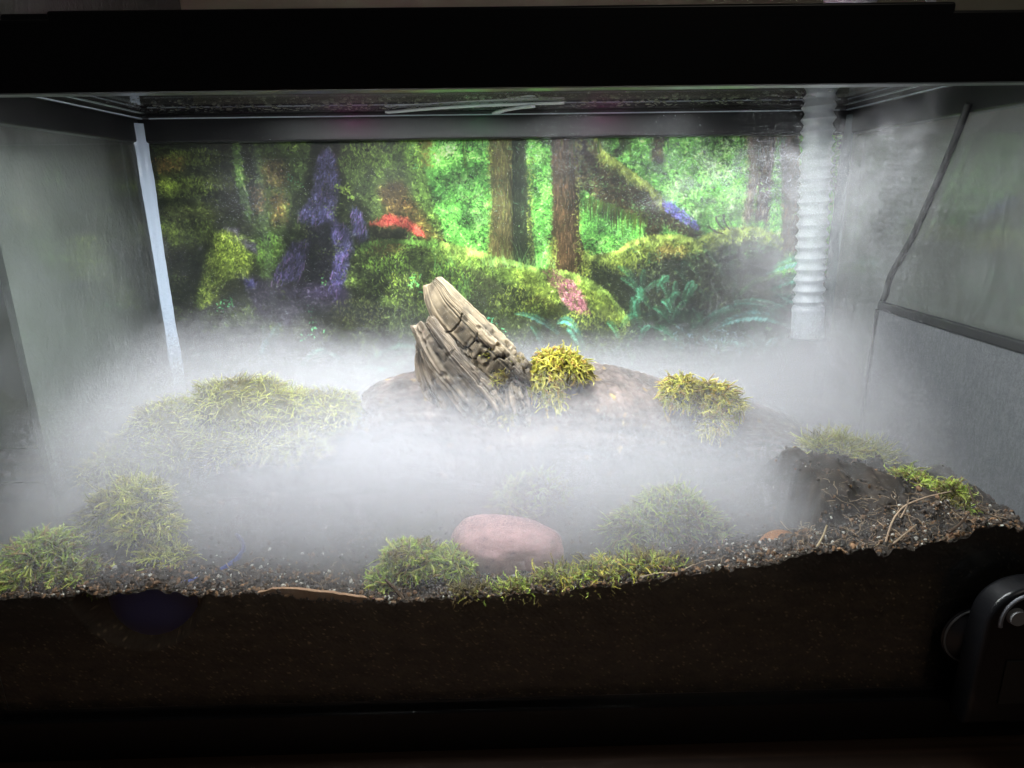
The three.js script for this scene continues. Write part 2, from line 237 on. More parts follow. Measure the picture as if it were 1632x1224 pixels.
  const purpleP = [[[508, 246], [522, 236], [536, 248], [543, 300], [533, 340], [526, 354], [480, 358], [473, 345], [496, 312], [500, 280]], [[530, 346], [556, 360], [566, 382], [560, 404], [552, 440], [542, 475], [534, 500], [526, 450], [534, 400], [528, 370]], [[558, 330], [574, 338], [587, 384], [574, 390], [563, 372]], [[466, 386], [494, 382], [487, 420], [478, 448], [434, 450], [440, 426]]];
  purpleP.forEach((P, i) => soft(P, [[66, 58, 104], [60, 52, 92], [66, 62, 118], [64, 52, 92]][i], 0.9, 5));
  soft([[370, 432], [386, 430], [420, 448], [480, 452], [560, 460], [556, 512], [470, 532], [408, 500], [390, 458]], [46, 36, 58], 0.9, 8); soft([[372, 434], [388, 434], [410, 452], [396, 462]], [72, 64, 136], 0.8, 3); soft([[352, 360], [384, 364], [380, 378], [412, 390], [412, 406], [392, 398]], [72, 58, 92], 0.7, 5);
  soft([[480, 500], [600, 490], [640, 560], [560, 600], [400, 600]], [34, 34, 24], 0.8, 12);
  const lichen = [[350, 366], [372, 372], [394, 398], [404, 424], [396, 446], [374, 442], [360, 454], [346, 476], [322, 496], [314, 486], [322, 440], [334, 400]]; soft(lichen, [104, 118, 40], 0.85, 7); soft([[340, 456], [372, 440], [392, 446], [380, 480], [340, 490]], [40, 42, 20], 0.7, 6);
  soft([[588, 358], [612, 345], [640, 345], [664, 357], [681, 378], [664, 376], [640, 360], [610, 362]], [190, 62, 54], 0.95, 3); soft([[592, 366], [640, 366], [664, 384], [640, 392], [600, 388]], [30, 22, 20], 0.85, 4);
  // ---- 2. ragged edges: every mass is pulled about by small leaf-sized noise
  const S = 4096, warpLUT = (f, z) => { const a = new Float32Array(512 * 296); for (let y = 0; y < 296; y++) for (let x = 0; x < 512; x++) a[y * 512 + x] = n3(x * f, y * f, z) + 0.6 * n3(x * f * 2.1, y * f * 2.1, z + 9); return a; };
  const wx = warpLUT(0.26, 1.3), wy = warpLUT(0.26, 7.7);
  { const src = g.getImageData(0, 0, W, H).data, out = g.createImageData(W, H), d = out.data;
    for (let y = 0; y < H; y++) for (let x = 0; x < W; x++) { const k = (y >> 2) * 512 + (x >> 2), sx = clamp(Math.round(x + wx[k] * 8), 0, W - 1), sy = clamp(Math.round(y + wy[k] * 8), 0, H - 1), a = (y * W + x) * 4, b = (sy * W + sx) * 4; d[a] = src[b]; d[a + 1] = src[b + 1]; d[a + 2] = src[b + 2]; d[a + 3] = 255; }
    g.putImageData(out, 0, 0); }
  // ---- 3. small strokes that take the colour of what lies under them, lighter and darker
  const restroke = (n, o) => {
    const src = g.getImageData(0, 0, W, H).data, P = o.in ?? frame, [x0, x1, y0, y1] = bounds(P);
    for (let i = 0; i < n; i++) {
      const x = lerp(x0, x1, r()), y = lerp(y0, y1, r()); if (!inside(P, x, y)) continue;
      const [u, v] = q(x, y), a = (clamp(Math.round(v), 0, H - 1) * W + clamp(Math.round(u), 0, W - 1)) * 4, t = r(), clump = cl(x, y, o.clump ?? 9, 17), k = Math.max(0.12, 1 + (o.contrast ?? 0.7) * (1.3 * clump + (t - 0.5) * 1.1) + (o.lift ?? 0)), hi = Math.max(0, k - 1.1) * 26;
      (o.leaf ? leaf : dab)(x, y, (o.ang ?? 0) + (r() - 0.5) * 2 * (o.spread ?? 3), lerp(o.len[0], o.len[1], r()), lerp(o.w[0], o.w[1], r()), [src[a] * k + hi, src[a + 1] * k + hi * 1.2, src[a + 2] * k + hi * 0.5], o.a ?? 0.85, (r() - 0.5) * 0.6);
    }
  };
  const farP = [[690, 190], [1400, 190], [1400, 440], [690, 410]], low = [[560, 380], [1400, 380], [1400, 620], [560, 620]], lowBank = low;
  restroke(16000, { in: farP, len: [4, 10], w: [1.4, 3.2], leaf: true, contrast: 0.75, clump: 13 });
  restroke(9000, { in: low, len: [3, 8], w: [1, 2], ang: V2, spread: 1.2, contrast: 0.8 });
  restroke(15000, { in: left, len: [3, 9], w: [0.9, 2], ang: 0.6, spread: 1.3, contrast: 0.85, clump: 11 });
  restroke(26000, { in: farP, len: [2, 5.5], w: [0.7, 1.7], leaf: true, contrast: 0.85, clump: 7, lift: 0.12 });
  restroke(5000, { in: farP, len: [3, 9], w: [1, 2.2], leaf: true, contrast: 1.1, clump: 22, lift: 0.15, a: 0.6 });
  restroke(26000, { in: left, len: [1.6, 5], w: [0.6, 1.3], contrast: 0.95, clump: 6, lift: 0.05 });
  restroke(24000, { in: low, len: [1.6, 5], w: [0.6, 1.3], contrast: 0.95, clump: 6, lift: 0.04 });
  // dark holes and bright flecks among the leaves
  // leaf clusters, lit from above: dark undersides first, pale tips last
  const spray = (x, y, s, c, n, flat = 0.62) => { for (let i = 0; i < n; i++) { const t = i / n, a = r() * 6.3, m = Math.sqrt(r()), px = x + s * m * Math.cos(a), py = y + s * flat * m * Math.sin(a) + s * 0.35 * (0.5 - t), k = 0.28 + 0.95 * t * (0.75 + 0.5 * r()); leaf(px, py, (r() - 0.5) * 2.4 + (px < x ? 3.14 : 0), 2.2 + s * 0.22 * (0.6 + 0.8 * r()), 0.7 + s * 0.03, [c[0] * k, c[1] * k, c[2] * k], 0.85); } };
  for (let i = 0; i < 430; i++) { const x = 690 + 640 * r(), y = 196 + 220 * r(), d = smooth(0.35, -0.3, cl(x, y, 55, 2)), m = 0.6 + 0.55 * r() - 0.32 * d; if (y > 400 - 60 * smooth(900, 700, x) && x < 920) continue; spray(x, y, 7 + 15 * r() * r(), [138 * m, 206 * m, (84 + 40 * r()) * m], 26); }
  for (let i = 0; i < 90; i++) { const x = 690 + 640 * r(), y = 205 + 190 * r(); spray(x, y, 6 + 8 * r(), [176, 238, 140], 12); }
  for (let i = 0; i < 150; i++) { const x = 240 + 440 * r(), y = 205 + 330 * r(), m = clamp(0.55 + 1.2 * cl(x, y, 34, 13), 0.2, 1.2); if (!inside(left, x, y)) continue; spray(x, y, 6 + 9 * r(), [104 * m, 122 * m, 48 * m], 20, 0.8); }
  for (let i = 0; i < 170; i++) { const x = 575 + 430 * r(), y = mTop(x) + 100 * r() * r() + 4, m = 1.05 - 0.65 * smooth(0, 90, y - mTop(x)); spray(x, y, 6 + 8 * r(), [132 * m, 158 * m, 58 * m], 20, 0.8); }
  for (let i = 0; i < 90; i++) { const x = 930 + 310 * r(), y = bTop(x) + 60 * r() * r() + 3, m = 1.0 - 0.75 * smooth(0, 50, y - bTop(x)); spray(x, y, 5 + 7 * r(), [150 * m, 160 * m, 56 * m], 18, 0.8); }
  // the standing trunks again, with crisp rounded sides
  const pole = (L, R, c, light) => { for (let y = 196; y < 426; y += 0.55) { const x0 = table(L, y) + 1.2 * n3(y * 0.12, 1, L[0][1]), x1 = table(R, y) + 1.2 * n3(y * 0.1, 5, L[0][1]), [u0, v] = q(x0, y), [u1] = q(x1, y), gr = g.createLinearGradient(u0, 0, u1, 0), k = 0.85 + 0.3 * n3(y * 0.05, 2, 2); gr.addColorStop(0, css(c, 0.8, k * light[0])); gr.addColorStop(0.35, css(c, 0.8, k * light[1])); gr.addColorStop(0.75, css(c, 0.8, k * light[2])); gr.addColorStop(1, css(c, 0.8, k * light[3])); g.fillStyle = gr; g.fillRect(u0, v, u1 - u0, 1.4); } };
  pole([[196, 779], [330, 784], [426, 777]], [[196, 815], [300, 818], [426, 820]], [88, 76, 42], [1.1, 1.25, 0.85, 0.5]);
  pole([[196, 815], [426, 818]], [[196, 832], [290, 841], [426, 854]], [44, 48, 32], [0.4, 0.75, 1.1, 1.5]);
  pole([[196, 878], [330, 883], [400, 880], [426, 874]], [[196, 921], [370, 923], [426, 940]], [70, 50, 32], [1.1, 1.2, 0.75, 0.6]);
  pole([[196, 1193], [280, 1199], [348, 1187], [426, 1187]], [[196, 1214], [290, 1208], [349, 1193], [350, 1187], [426, 1187]], [140, 120, 100], [1.4, 1.1, 0.7, 0.5]);
  pole([[196, 1215], [280, 1211], [348, 1204], [350, 1222], [426, 1222]], [[196, 1238], [270, 1230], [348, 1222], [426, 1222]], [66, 48, 36], [0.6, 1.1, 0.9, 0.6]);
  pole([[196, 1245], [300, 1251], [398, 1247], [400, 1280], [426, 1280]], [[196, 1272], [300, 1274], [398, 1284], [426, 1280]], [82, 68, 54], [1.1, 1.25, 0.85, 0.6]);
  strew(farP, 5000, { len: [2, 6], w: [0.7, 1.8], cols: [[22, 46, 24], [16, 34, 20], [34, 62, 28]], a: 0.75, gate: (x, y) => clamp(-0.25 - 2.2 * cl(x, y, 26, 9)), leaf: true });
  strew(farP, 4200, { len: [1.5, 4.5], w: [0.7, 1.6], cols: [[206, 246, 196], [176, 240, 150], [200, 240, 210], [150, 226, 120]], a: 0.7, gate: (x, y) => clamp(-0.15 + 1.5 * cl(x, y, 30, 21)), leaf: true });
  for (let i = 0; i < 60; i++) { const x0 = 690 + 580 * r(); let a = r() * 6.3, px = x0, py = 208 + 150 * r(); const n = 5 + r() * 9; for (let k = 0; k < n; k++) { const nx = px + Math.cos(a) * 5, ny = py + Math.abs(Math.sin(a)) * 5, [u, v] = q(px, py), [u2, v2] = q(nx, ny); g.strokeStyle = `rgba(34,42,24,${0.25 + 0.4 * r()})`; g.lineWidth = 0.8 + 1.8 * (1 - k / n); g.beginPath(); g.moveTo(u, v); g.lineTo(u2, v2); g.stroke(); px = nx; py = ny; a += (r() - 0.5) * 0.9; } }
  // bark lines of the standing trunks
  for (const [P, c, m] of [[[[778, 195], [816, 195], [819, 420], [779, 420], [786, 330]], [[120, 104, 62], [52, 46, 26], [84, 76, 42], [110, 116, 50]], 900], [[[815, 195], [832, 195], [850, 420], [817, 420]], [[64, 70, 44], [22, 26, 18], [40, 46, 30]], 600], [[[878, 195], [922, 195], [922, 370], [936, 436], [878, 436], [884, 330]], [[104, 76, 52], [36, 28, 18], [70, 52, 34], [130, 96, 70]], 1100], [[[1192, 195], [1238, 195], [1222, 350], [1186, 350]], [[150, 130, 110], [50, 38, 28], [100, 72, 50], [180, 164, 150]], 500], [[[1244, 195], [1272, 195], [1284, 400], [1247, 400]], [[110, 92, 72], [44, 36, 28], [130, 112, 92], [120, 80, 50]], 700]]) strew(P, m, { len: [3, 14], w: [0.6, 1.3], ang: V2, spread: 0.2, cols: c, a: 0.6, bend: 0.2, jit: 1 });
  for (const [x, y0, y1, w] of [[781, 200, 420, 4], [845, 250, 420, 5], [922, 200, 440, 5], [880, 380, 440, 8], [934, 400, 440, 6]]) strew([[x - w, y0], [x + w, y0], [x + w, y1], [x - w, y1]], 260, { len: [1.5, 4], w: [0.6, 1.4], cols: [[140, 150, 56], [104, 122, 44], [170, 176, 80]], a: 0.8, jit: 4 });
  for (let i = 0; i < 30; i++) dab(785 + 62 * r(), 230 + 110 * r(), r() * 3, 4 + 5 * r(), 0.9, [90, 140, 96], 0.6, 0.3);
  strew(limb, 2600, { len: [2, 6], w: [0.7, 1.5], ang: 0.6, spread: 1.2, cols: [[66, 50, 30], [40, 30, 20], [90, 70, 40], [24, 18, 12]], a: 0.7, jit: 1.5 });
  strew([[1054, 322], [1066, 320], [1106, 348], [1118, 368], [1100, 362], [1078, 348], [1058, 336]], 420, { len: [2, 7], w: [0.7, 1.5], ang: 0.65, spread: 0.4, cols: [[98, 96, 190], [70, 68, 150], [130, 120, 210], [110, 80, 160]], a: 0.8, jit: 1.5 });
  // moss lit along the tops of the banks, the limb and the boulder
  const rim = (x0, x1, top, n, c, up, dn) => { for (let i = 0; i < n; i++) { const x = lerp(x0, x1, r()), y = top(x) - up * r() + dn * (0.35 + 1.8 * Math.max(0, cl(x, n, 24, 3) + 0.3)) * r() * r(), k = (0.55 + 0.6 * r()) * (1 + 0.7 * cl(x, y, 14, 6)); dab(x, y, -V2 + (r() - 0.5) * 1.6, 2 + 4 * r(), 0.6 + 0.8 * r(), [c[0] * k, c[1] * k, c[2] * k], 0.85, 0.2); } };
  rim(930, 1248, bTop, 3000, [178, 196, 86], 4, 16); rim(690, 1004, mTop, 2400, [158, 186, 82], 4, 22); rim(575, 700, mTop, 700, [110, 150, 60], 3, 12); rim(922, 1054, topEdge, 1500, [150, 164, 72], 3, 20);
  strew(pinkP, 700, { len: [2, 6], w: [0.6, 1.3], ang: 0.9, spread: 0.8, cols: [[206, 136, 144], [130, 66, 84], [176, 100, 120], [96, 50, 66]], a: 0.8, jit: 3 });
  strew([[588, 356], [612, 344], [640, 344], [664, 356], [681, 378], [664, 374], [640, 358], [610, 360]], 500, { len: [3, 7], w: [0.6, 1.3], ang: V2, spread: 0.9, cols: [[222, 84, 70], [150, 40, 40], [230, 124, 96]], a: 0.8, jit: 3 });
  strew(lichen, 1500, { len: [1.5, 5], w: [0.6, 1.4], ang: 1.9, spread: 0.7, cols: [[168, 186, 70], [126, 146, 50], [190, 204, 90], [70, 86, 30], [52, 62, 24]], a: 0.8, jit: 5, gate: (x, y) => 1 - 0.7 * smooth(20, 60, (y - 440) + (x - 340) * 0.4) });
  for (const P of purpleP) strew(P, 420, { len: [4, 13], w: [0.6, 1.3], ang: V2 + 0.35, spread: 0.35, cols: [[110, 98, 160], [48, 40, 76], [86, 76, 134], [126, 86, 134], [26, 22, 40], [20, 18, 28]], a: 0.75, jit: 4 });
  for (const P of purpleP) strew(P, 130, { len: [2, 6], w: [0.8, 1.8], cols: [[110, 120, 50], [70, 84, 36], [130, 96, 60], [40, 46, 24]], a: 0.8, jit: 12, leaf: true, gate: (x, y) => clamp(0.2 + 2 * cl(x, y, 12, 77)) });
  for (const P of orangeP) strew(P, 160, { len: [2, 5], w: [0.6, 1.3], cols: [[160, 108, 56], [124, 82, 40], [84, 84, 40], [70, 48, 26], [60, 66, 30]], a: 0.7, jit: 10 });
  for (let i = 0; i < 190; i++) { const x = 932 + 100 * r(), y = 308 + (x - 932) * 0.36 + 8 * r(), l = 8 + 40 * r() * r(); dab(x, y + l / 2, V2, l, 0.6 + 1.3 * r(), [36 + 40 * r(), 46 + 40 * r(), 20], 0.75, 0.05); }
  for (let i = 0; i < 520; i++) { const x = 690 + 600 * r(), y = 200 + 8 * r(), l = 6 + 46 * r() * r() * (0.2 + Math.max(0, cl(x, 0, 22)) * 3); dab(x, y + l / 2, V2, l, 0.6 + 1.6 * r(), [30 + 50 * r(), 42 + 56 * r(), 22], 0.6, 0.06); }
  for (let i = 0; i < 120; i++) { const x = 775 + 105 * r(), y = 424 + 8 * r(), l = 12 + 44 * r() * r(), k = 0.6 + 0.5 * r(); dab(x + (r() - 0.5) * 20, y - l / 2, -V2 + (r() - 0.5) * 1.0, l, 0.5 + 0.5 * r(), [150 * k, 206 * k, 110 * k], 0.6, (r() - 0.5) * 0.5); }
  for (let i = 0; i < 110; i++) { const x = 690 + 60 * r(), y = 412 + 70 * r(), l = 12 + 22 * r(), k = 0.6 + 0.5 * r(); dab(x, y, V2 + (r() - 0.5) * 0.9, l, 0.5 + 0.6 * r(), [120 * k, 190 * k, 96 * k], 0.55, (r() - 0.5) * 0.4); }
  for (const [x, y, w, h, c] of [[640, 470, 50, 40, [110, 128, 54]], [720, 450, 44, 30, [112, 140, 58]], [830, 480, 50, 26, [130, 138, 62]], [620, 420, 40, 20, [96, 122, 50]], [930, 510, 40, 16, [120, 126, 54]], [700, 500, 50, 26, [84, 92, 44]], [1000, 420, 40, 20, [110, 118, 56]], [300, 300, 44, 16, [106, 120, 52]], [310, 250, 50, 14, [84, 92, 44]], [300, 370, 40, 22, [92, 104, 46]], [430, 400, 20, 30, [76, 104, 46]], [580, 260, 36, 34, [96, 120, 52]], [630, 240, 30, 30, [96, 126, 54]], [440, 230, 26, 24, [84, 104, 46]], [570, 500, 40, 26, [84, 84, 44]]])
    for (let i = 0; i < 330; i++) { const t = r() * 6.3, m = Math.sqrt(r()), k = 0.5 + 0.9 * r() * (1.1 - 0.5 * m * Math.sin(t)); dab(x + w * m * Math.cos(t) * (0.7 + 0.6 * r()), y + h * m * Math.sin(t), V2 + (r() - 0.5) * 1.8, 2 + 3.5 * r(), 0.6 + 0.7 * r(), [c[0] * k * 1.25, c[1] * k * 1.3, c[2] * k], 0.7, 0.3); }
  // leaf clusters
  const sprig = (x, y, n, s, c) => { for (let i = 0; i < n; i++) { const a = r() * 6.3, k = 0.7 + 0.6 * r(); leaf(x + (r() - 0.5) * s * 2.4, y + (r() - 0.5) * s * 2, a, s * (0.5 + 0.5 * r()), s * 0.24, [c[0] * k, c[1] * k, c[2] * k], 0.9); } };
  for (const [x, y, n, s, c] of [[545, 300, 30, 9, [140, 166, 60]], [555, 318, 14, 8, [130, 160, 60]], [530, 335, 10, 7, [120, 140, 60]], [488, 370, 12, 7, [100, 110, 50]], [460, 282, 8, 6, [90, 190, 140]], [476, 296, 6, 5, [90, 180, 110]], [366, 480, 14, 7, [84, 214, 112]], [352, 488, 8, 7, [90, 220, 120]], [498, 492, 6, 5, [84, 220, 120]], [500, 512, 7, 5, [84, 220, 120]], [506, 528, 11, 8, [100, 230, 130]], [486, 540, 7, 6, [90, 220, 130]], [516, 448, 8, 5, [84, 180, 80]], [660, 446, 16, 9, [100, 180, 90]], [676, 462, 10, 7, [90, 170, 96]], [782, 510, 12, 7, [80, 200, 150]], [798, 530, 10, 7, [90, 210, 130]], [654, 240, 12, 7, [100, 150, 80]], [660, 268, 6, 5, [110, 200, 130]], [655, 386, 22, 8, [112, 166, 66]], [690, 388, 16, 7, [112, 166, 66]], [1215, 300, 12, 8, [150, 210, 90]], [1250, 225, 10, 7, [110, 150, 120]], [1205, 240, 8, 6, [120, 160, 110]]]) sprig(x, y, n, s, c);
  // ferns: a rib with leaflets along both sides, paling towards the tip
  const fern = (x0, y0, x1, y1, sag, len, c, a = 0.9, n = 34) => {
    for (let i = 0; i <= n; i++) { const t = i / n, x = lerp(x0, x1, t), y = lerp(y0, y1, t) + sag * 4 * t * (1 - t), tx = x1 - x0, ty = y1 - y0 + sag * 4 * (1 - 2 * t), an = Math.atan2(ty, tx), l = len * Math.sin(Math.PI * (0.12 + 0.86 * t)) ** 0.7;
      for (const s of [-1, 1]) { const k = (s < 0 ? 1.35 : 0.8) * (0.65 + 0.6 * r()); leaf(x, y, an + s * (1.15 - 0.35 * t), l * (0.75 + 0.35 * r()), Math.max(0.9, l * 0.115), [c[0] * k, c[1] * k, c[2] * k], a * (0.75 + 0.25 * r())); } }
    g.strokeStyle = css(c, a, 0.6); g.lineWidth = 1.2; g.beginPath(); for (let i = 0; i <= 12; i++) { const t = i / 12, [u, v] = q(lerp(x0, x1, t), lerp(y0, y1, t) + sag * 4 * t * (1 - t)); i ? g.lineTo(u, v) : g.moveTo(u, v); } g.stroke();
  };
  fern(412, 582, 446, 516, 0, 16, [84, 140, 150], 0.7); fern(430, 590, 420, 520, 0, 12, [84, 140, 150], 0.5);
  for (const [a, b, c, d, s, l] of [[286, 548, 362, 592, -4, 14], [290, 580, 352, 566, -6, 12], [478, 592, 520, 556, -4, 16], [500, 560, 560, 590, -5, 14], [588, 580, 668, 556, -8, 18], [596, 600, 676, 580, -6, 15], [560, 590, 640, 600, -4, 14]]) fern(a, b, c, d, s, l, [92, 150, 138], 0.7);
  for (let i = 0; i < 22; i++) { const x = 985 + 110 * r(), y = 462 + 84 * r(), a = -2.7 + 2.2 * r(), l = 26 + 34 * r(), k = 0.6 + 0.5 * r(); fern(x, y, x + Math.cos(a) * l, y + Math.sin(a) * l * 0.8, -7, 9, [84 * k, 186 * k, 130 * k], 0.75, 24); }
  for (let i = 0; i < 20; i++) { const x = 1090 + 80 * r(), y = 440 + 100 * r(), a = -2.4 + 1.9 * r(), l = 26 + 34 * r(), k = 0.5 + 0.5 * r(); fern(x, y, x + Math.cos(a) * l, y + Math.sin(a) * l, -6, 7, [70 * k, 130 * k, 100 * k], 0.6, 22); }
  fern(890, 532, 820, 500, -9, 9, [96, 190, 180], 0.9, 44); fern(922, 530, 888, 516, -12, 11, [90, 186, 170], 0.85, 36); fern(870, 560, 846, 520, -6, 9, [64, 130, 112], 0.6); fern(930, 560, 905, 522, -8, 14, [78, 160, 138], 0.6);
  fern(1262, 520, 1136, 526, -20, 15, [116, 186, 190], 0.85, 56); fern(1128, 506, 1262, 512, -22, 9, [92, 172, 160], 0.85, 54); fern(1170, 482, 1268, 500, -8, 10, [100, 186, 160], 0.85, 48); fern(1104, 524, 1180, 494, -8, 8, [80, 140, 110], 0.7, 36);
  fern(1300, 414, 1222, 436, -7, 15, [96, 190, 156], 0.9, 44); fern(1300, 444, 1228, 462, -8, 13, [76, 150, 130], 0.7, 38); fern(1310, 470, 1234, 492, -8, 13, [76, 142, 132], 0.65, 38); fern(1180, 470, 1230, 446, -10, 8, [110, 160, 80], 0.6); fern(1290, 500, 1240, 470, -6, 12, [84, 140, 140], 0.6);
  for (let i = 0; i < 14; i++) fern(1080 + 200 * r(), 560 + 20 * r(), 1060 + 240 * r(), 530 + 20 * r(), -10, 11, [100, 140 + 30 * r(), 150], 0.4, 26);
  strew([[1080, 520], [1200, 530], [1190, 570], [1070, 560]], 160, { len: [3, 9], w: [1, 3], cols: [[150, 170, 210], [130, 150, 190]], a: 0.3 });
  for (const [x, y, a] of [[1148, 346, 0.9], [1158, 344, 1.1], [1140, 356, 0.5]]) dab(x, y + 10, a, 28, 2.4, [44, 34, 24], 0.9, 0.2);
  restroke(9000, { len: [1, 3], w: [0.5, 0.9], contrast: 0.7, clump: 4, a: 0.6 });
  g.save(); g.filter = 'blur(1.6px)'; g.globalAlpha = 0.45; g.drawImage(cv, 0, 0); g.restore(); // the softness of an enlarged print
  const im = g.getImageData(0, 0, W, H), d = im.data; // ink grain
  const tone = new Float32Array(257 * 149); for (let y = 0; y < 149; y++) for (let x = 0; x < 257; x++) tone[y * 257 + x] = 1 + (0.5 + 0.25 * smooth(130, 60, x)) * fbm(x / 12, y / 12, 5.5, 3);
  for (let y = 0, i = 0; y < H; y++) for (let x = 0; x < W; x++, i += 4) { const a = (y >> 3) * 257 + (x >> 3), fx = (x & 7) / 8, fy = (y & 7) / 8, k = (0.9 + 0.2 * r()) * lerp(lerp(tone[a], tone[a + 1], fx), lerp(tone[a + 257], tone[a + 258], fx), fy), l = d[i] * 0.3 + d[i + 1] * 0.59 + d[i + 2] * 0.11; for (let c = 0; c < 3; c++) d[i + c] = clamp(lerp(d[i + c], l, 0.06) * k * 1.1 * (0.78 + 0.22 * smooth(250, 900, x)) + 5, 0, 255); d[i + 3] = 255; }
  g.putImageData(im, 0, 0);
  const t = new THREE.CanvasTexture(cv); t.colorSpace = THREE.SRGBColorSpace; t.wrapS = t.wrapT = THREE.ClampToEdgeWrapping; t.magFilter = THREE.LinearFilter; return t;
})();
{
  const sheet = new THREE.PlaneGeometry(0.632, 0.358).translate(0.006, 0.206, 0);
  const m = thing('forest_poster', 'printed rainforest background sheet with mossy trunks behind the back pane', 'poster', [0, 0, BACK - 0.008]);
  mesh('printed_face', sheet, std({ map: print, roughness: 0.5 }), m);
  mesh('paper_backing', box(0.634, 0.36, 0.0012, 0.006, 0.206, -0.0012), std({ color: rgb(0.6, 0.6, 0.58), roughness: 0.9 }), m);
}

// ---------------------------------------------------------------- soil
const FRONT = [[-0.31, 0.108], [-0.263, 0.1074], [-0.235, 0.1096], [-0.202, 0.1109], [-0.17, 0.1079], [-0.137, 0.107], [-0.108, 0.1028], [-0.078, 0.099], [-0.052, 0.0996], [-0.026, 0.1006], [0.004, 0.1011], [0.041, 0.1043], [0.078, 0.1089], [0.115, 0.1138], [0.145, 0.1164], [0.171, 0.1199], [0.189, 0.1257], [0.226, 0.1268], [0.255, 0.1302], [0.284, 0.1369], [0.31, 0.1404], [0.322, 0.1425]];
const gauss = (x, z, cx, cz, rx, rz) => Math.exp(-(((x - cx) / rx) ** 2) - (((z - cz) / rz) ** 2));
function soilHeight(x, z) {
  const f = table(FRONT, x), inn = 0.098 + 0.02 * smooth(-0.06, -0.26, z) + 0.012 * smooth(0.1, 0.25, x);
  let h = lerp(f, inn, smooth(-0.02, -0.075, z));
  h += 0.05 * gauss(x, z, -0.205, -0.16, 0.085, 0.055) + 0.030 * gauss(x, z, -0.27, -0.075, 0.05, 0.04) + 0.022 * gauss(x, z, 0.28, -0.13, 0.06, 0.05);
  const edge = 0.2035 + 0.006 * n3(z * 60, 3, 1) + 0.1 * (z + 0.06) * 0.4, mt = lerp(0.154, 0.142, smooth(0.21, 0.31, x)) * smooth(0.0, 0.006, x - edge + 0.004);
  const top = lerp(f, mt, smooth(-0.012, -0.055, z)) - 0.045 * smooth(-0.085, -0.15, z);
  if (x > edge - 0.004) h = lerp(h, Math.max(h, top), smooth(-0.004, 0.004, x - edge) * smooth(-0.008, -0.02, z));
  return h + (0.0026 + 0.0035 * smooth(0.19, 0.21, x)) * fbm(x * 65, 1, z * 65, 4) + 0.0013 * n3(x * 300, 5, z * 300) + 0.0022 * smooth(-0.012, -0.002, z) * fbm(x * 170, 3, 1, 3);
}
const soilGroup = new THREE.Group(); soilGroup.name = 'soil'; scene.add(struct(soilGroup));
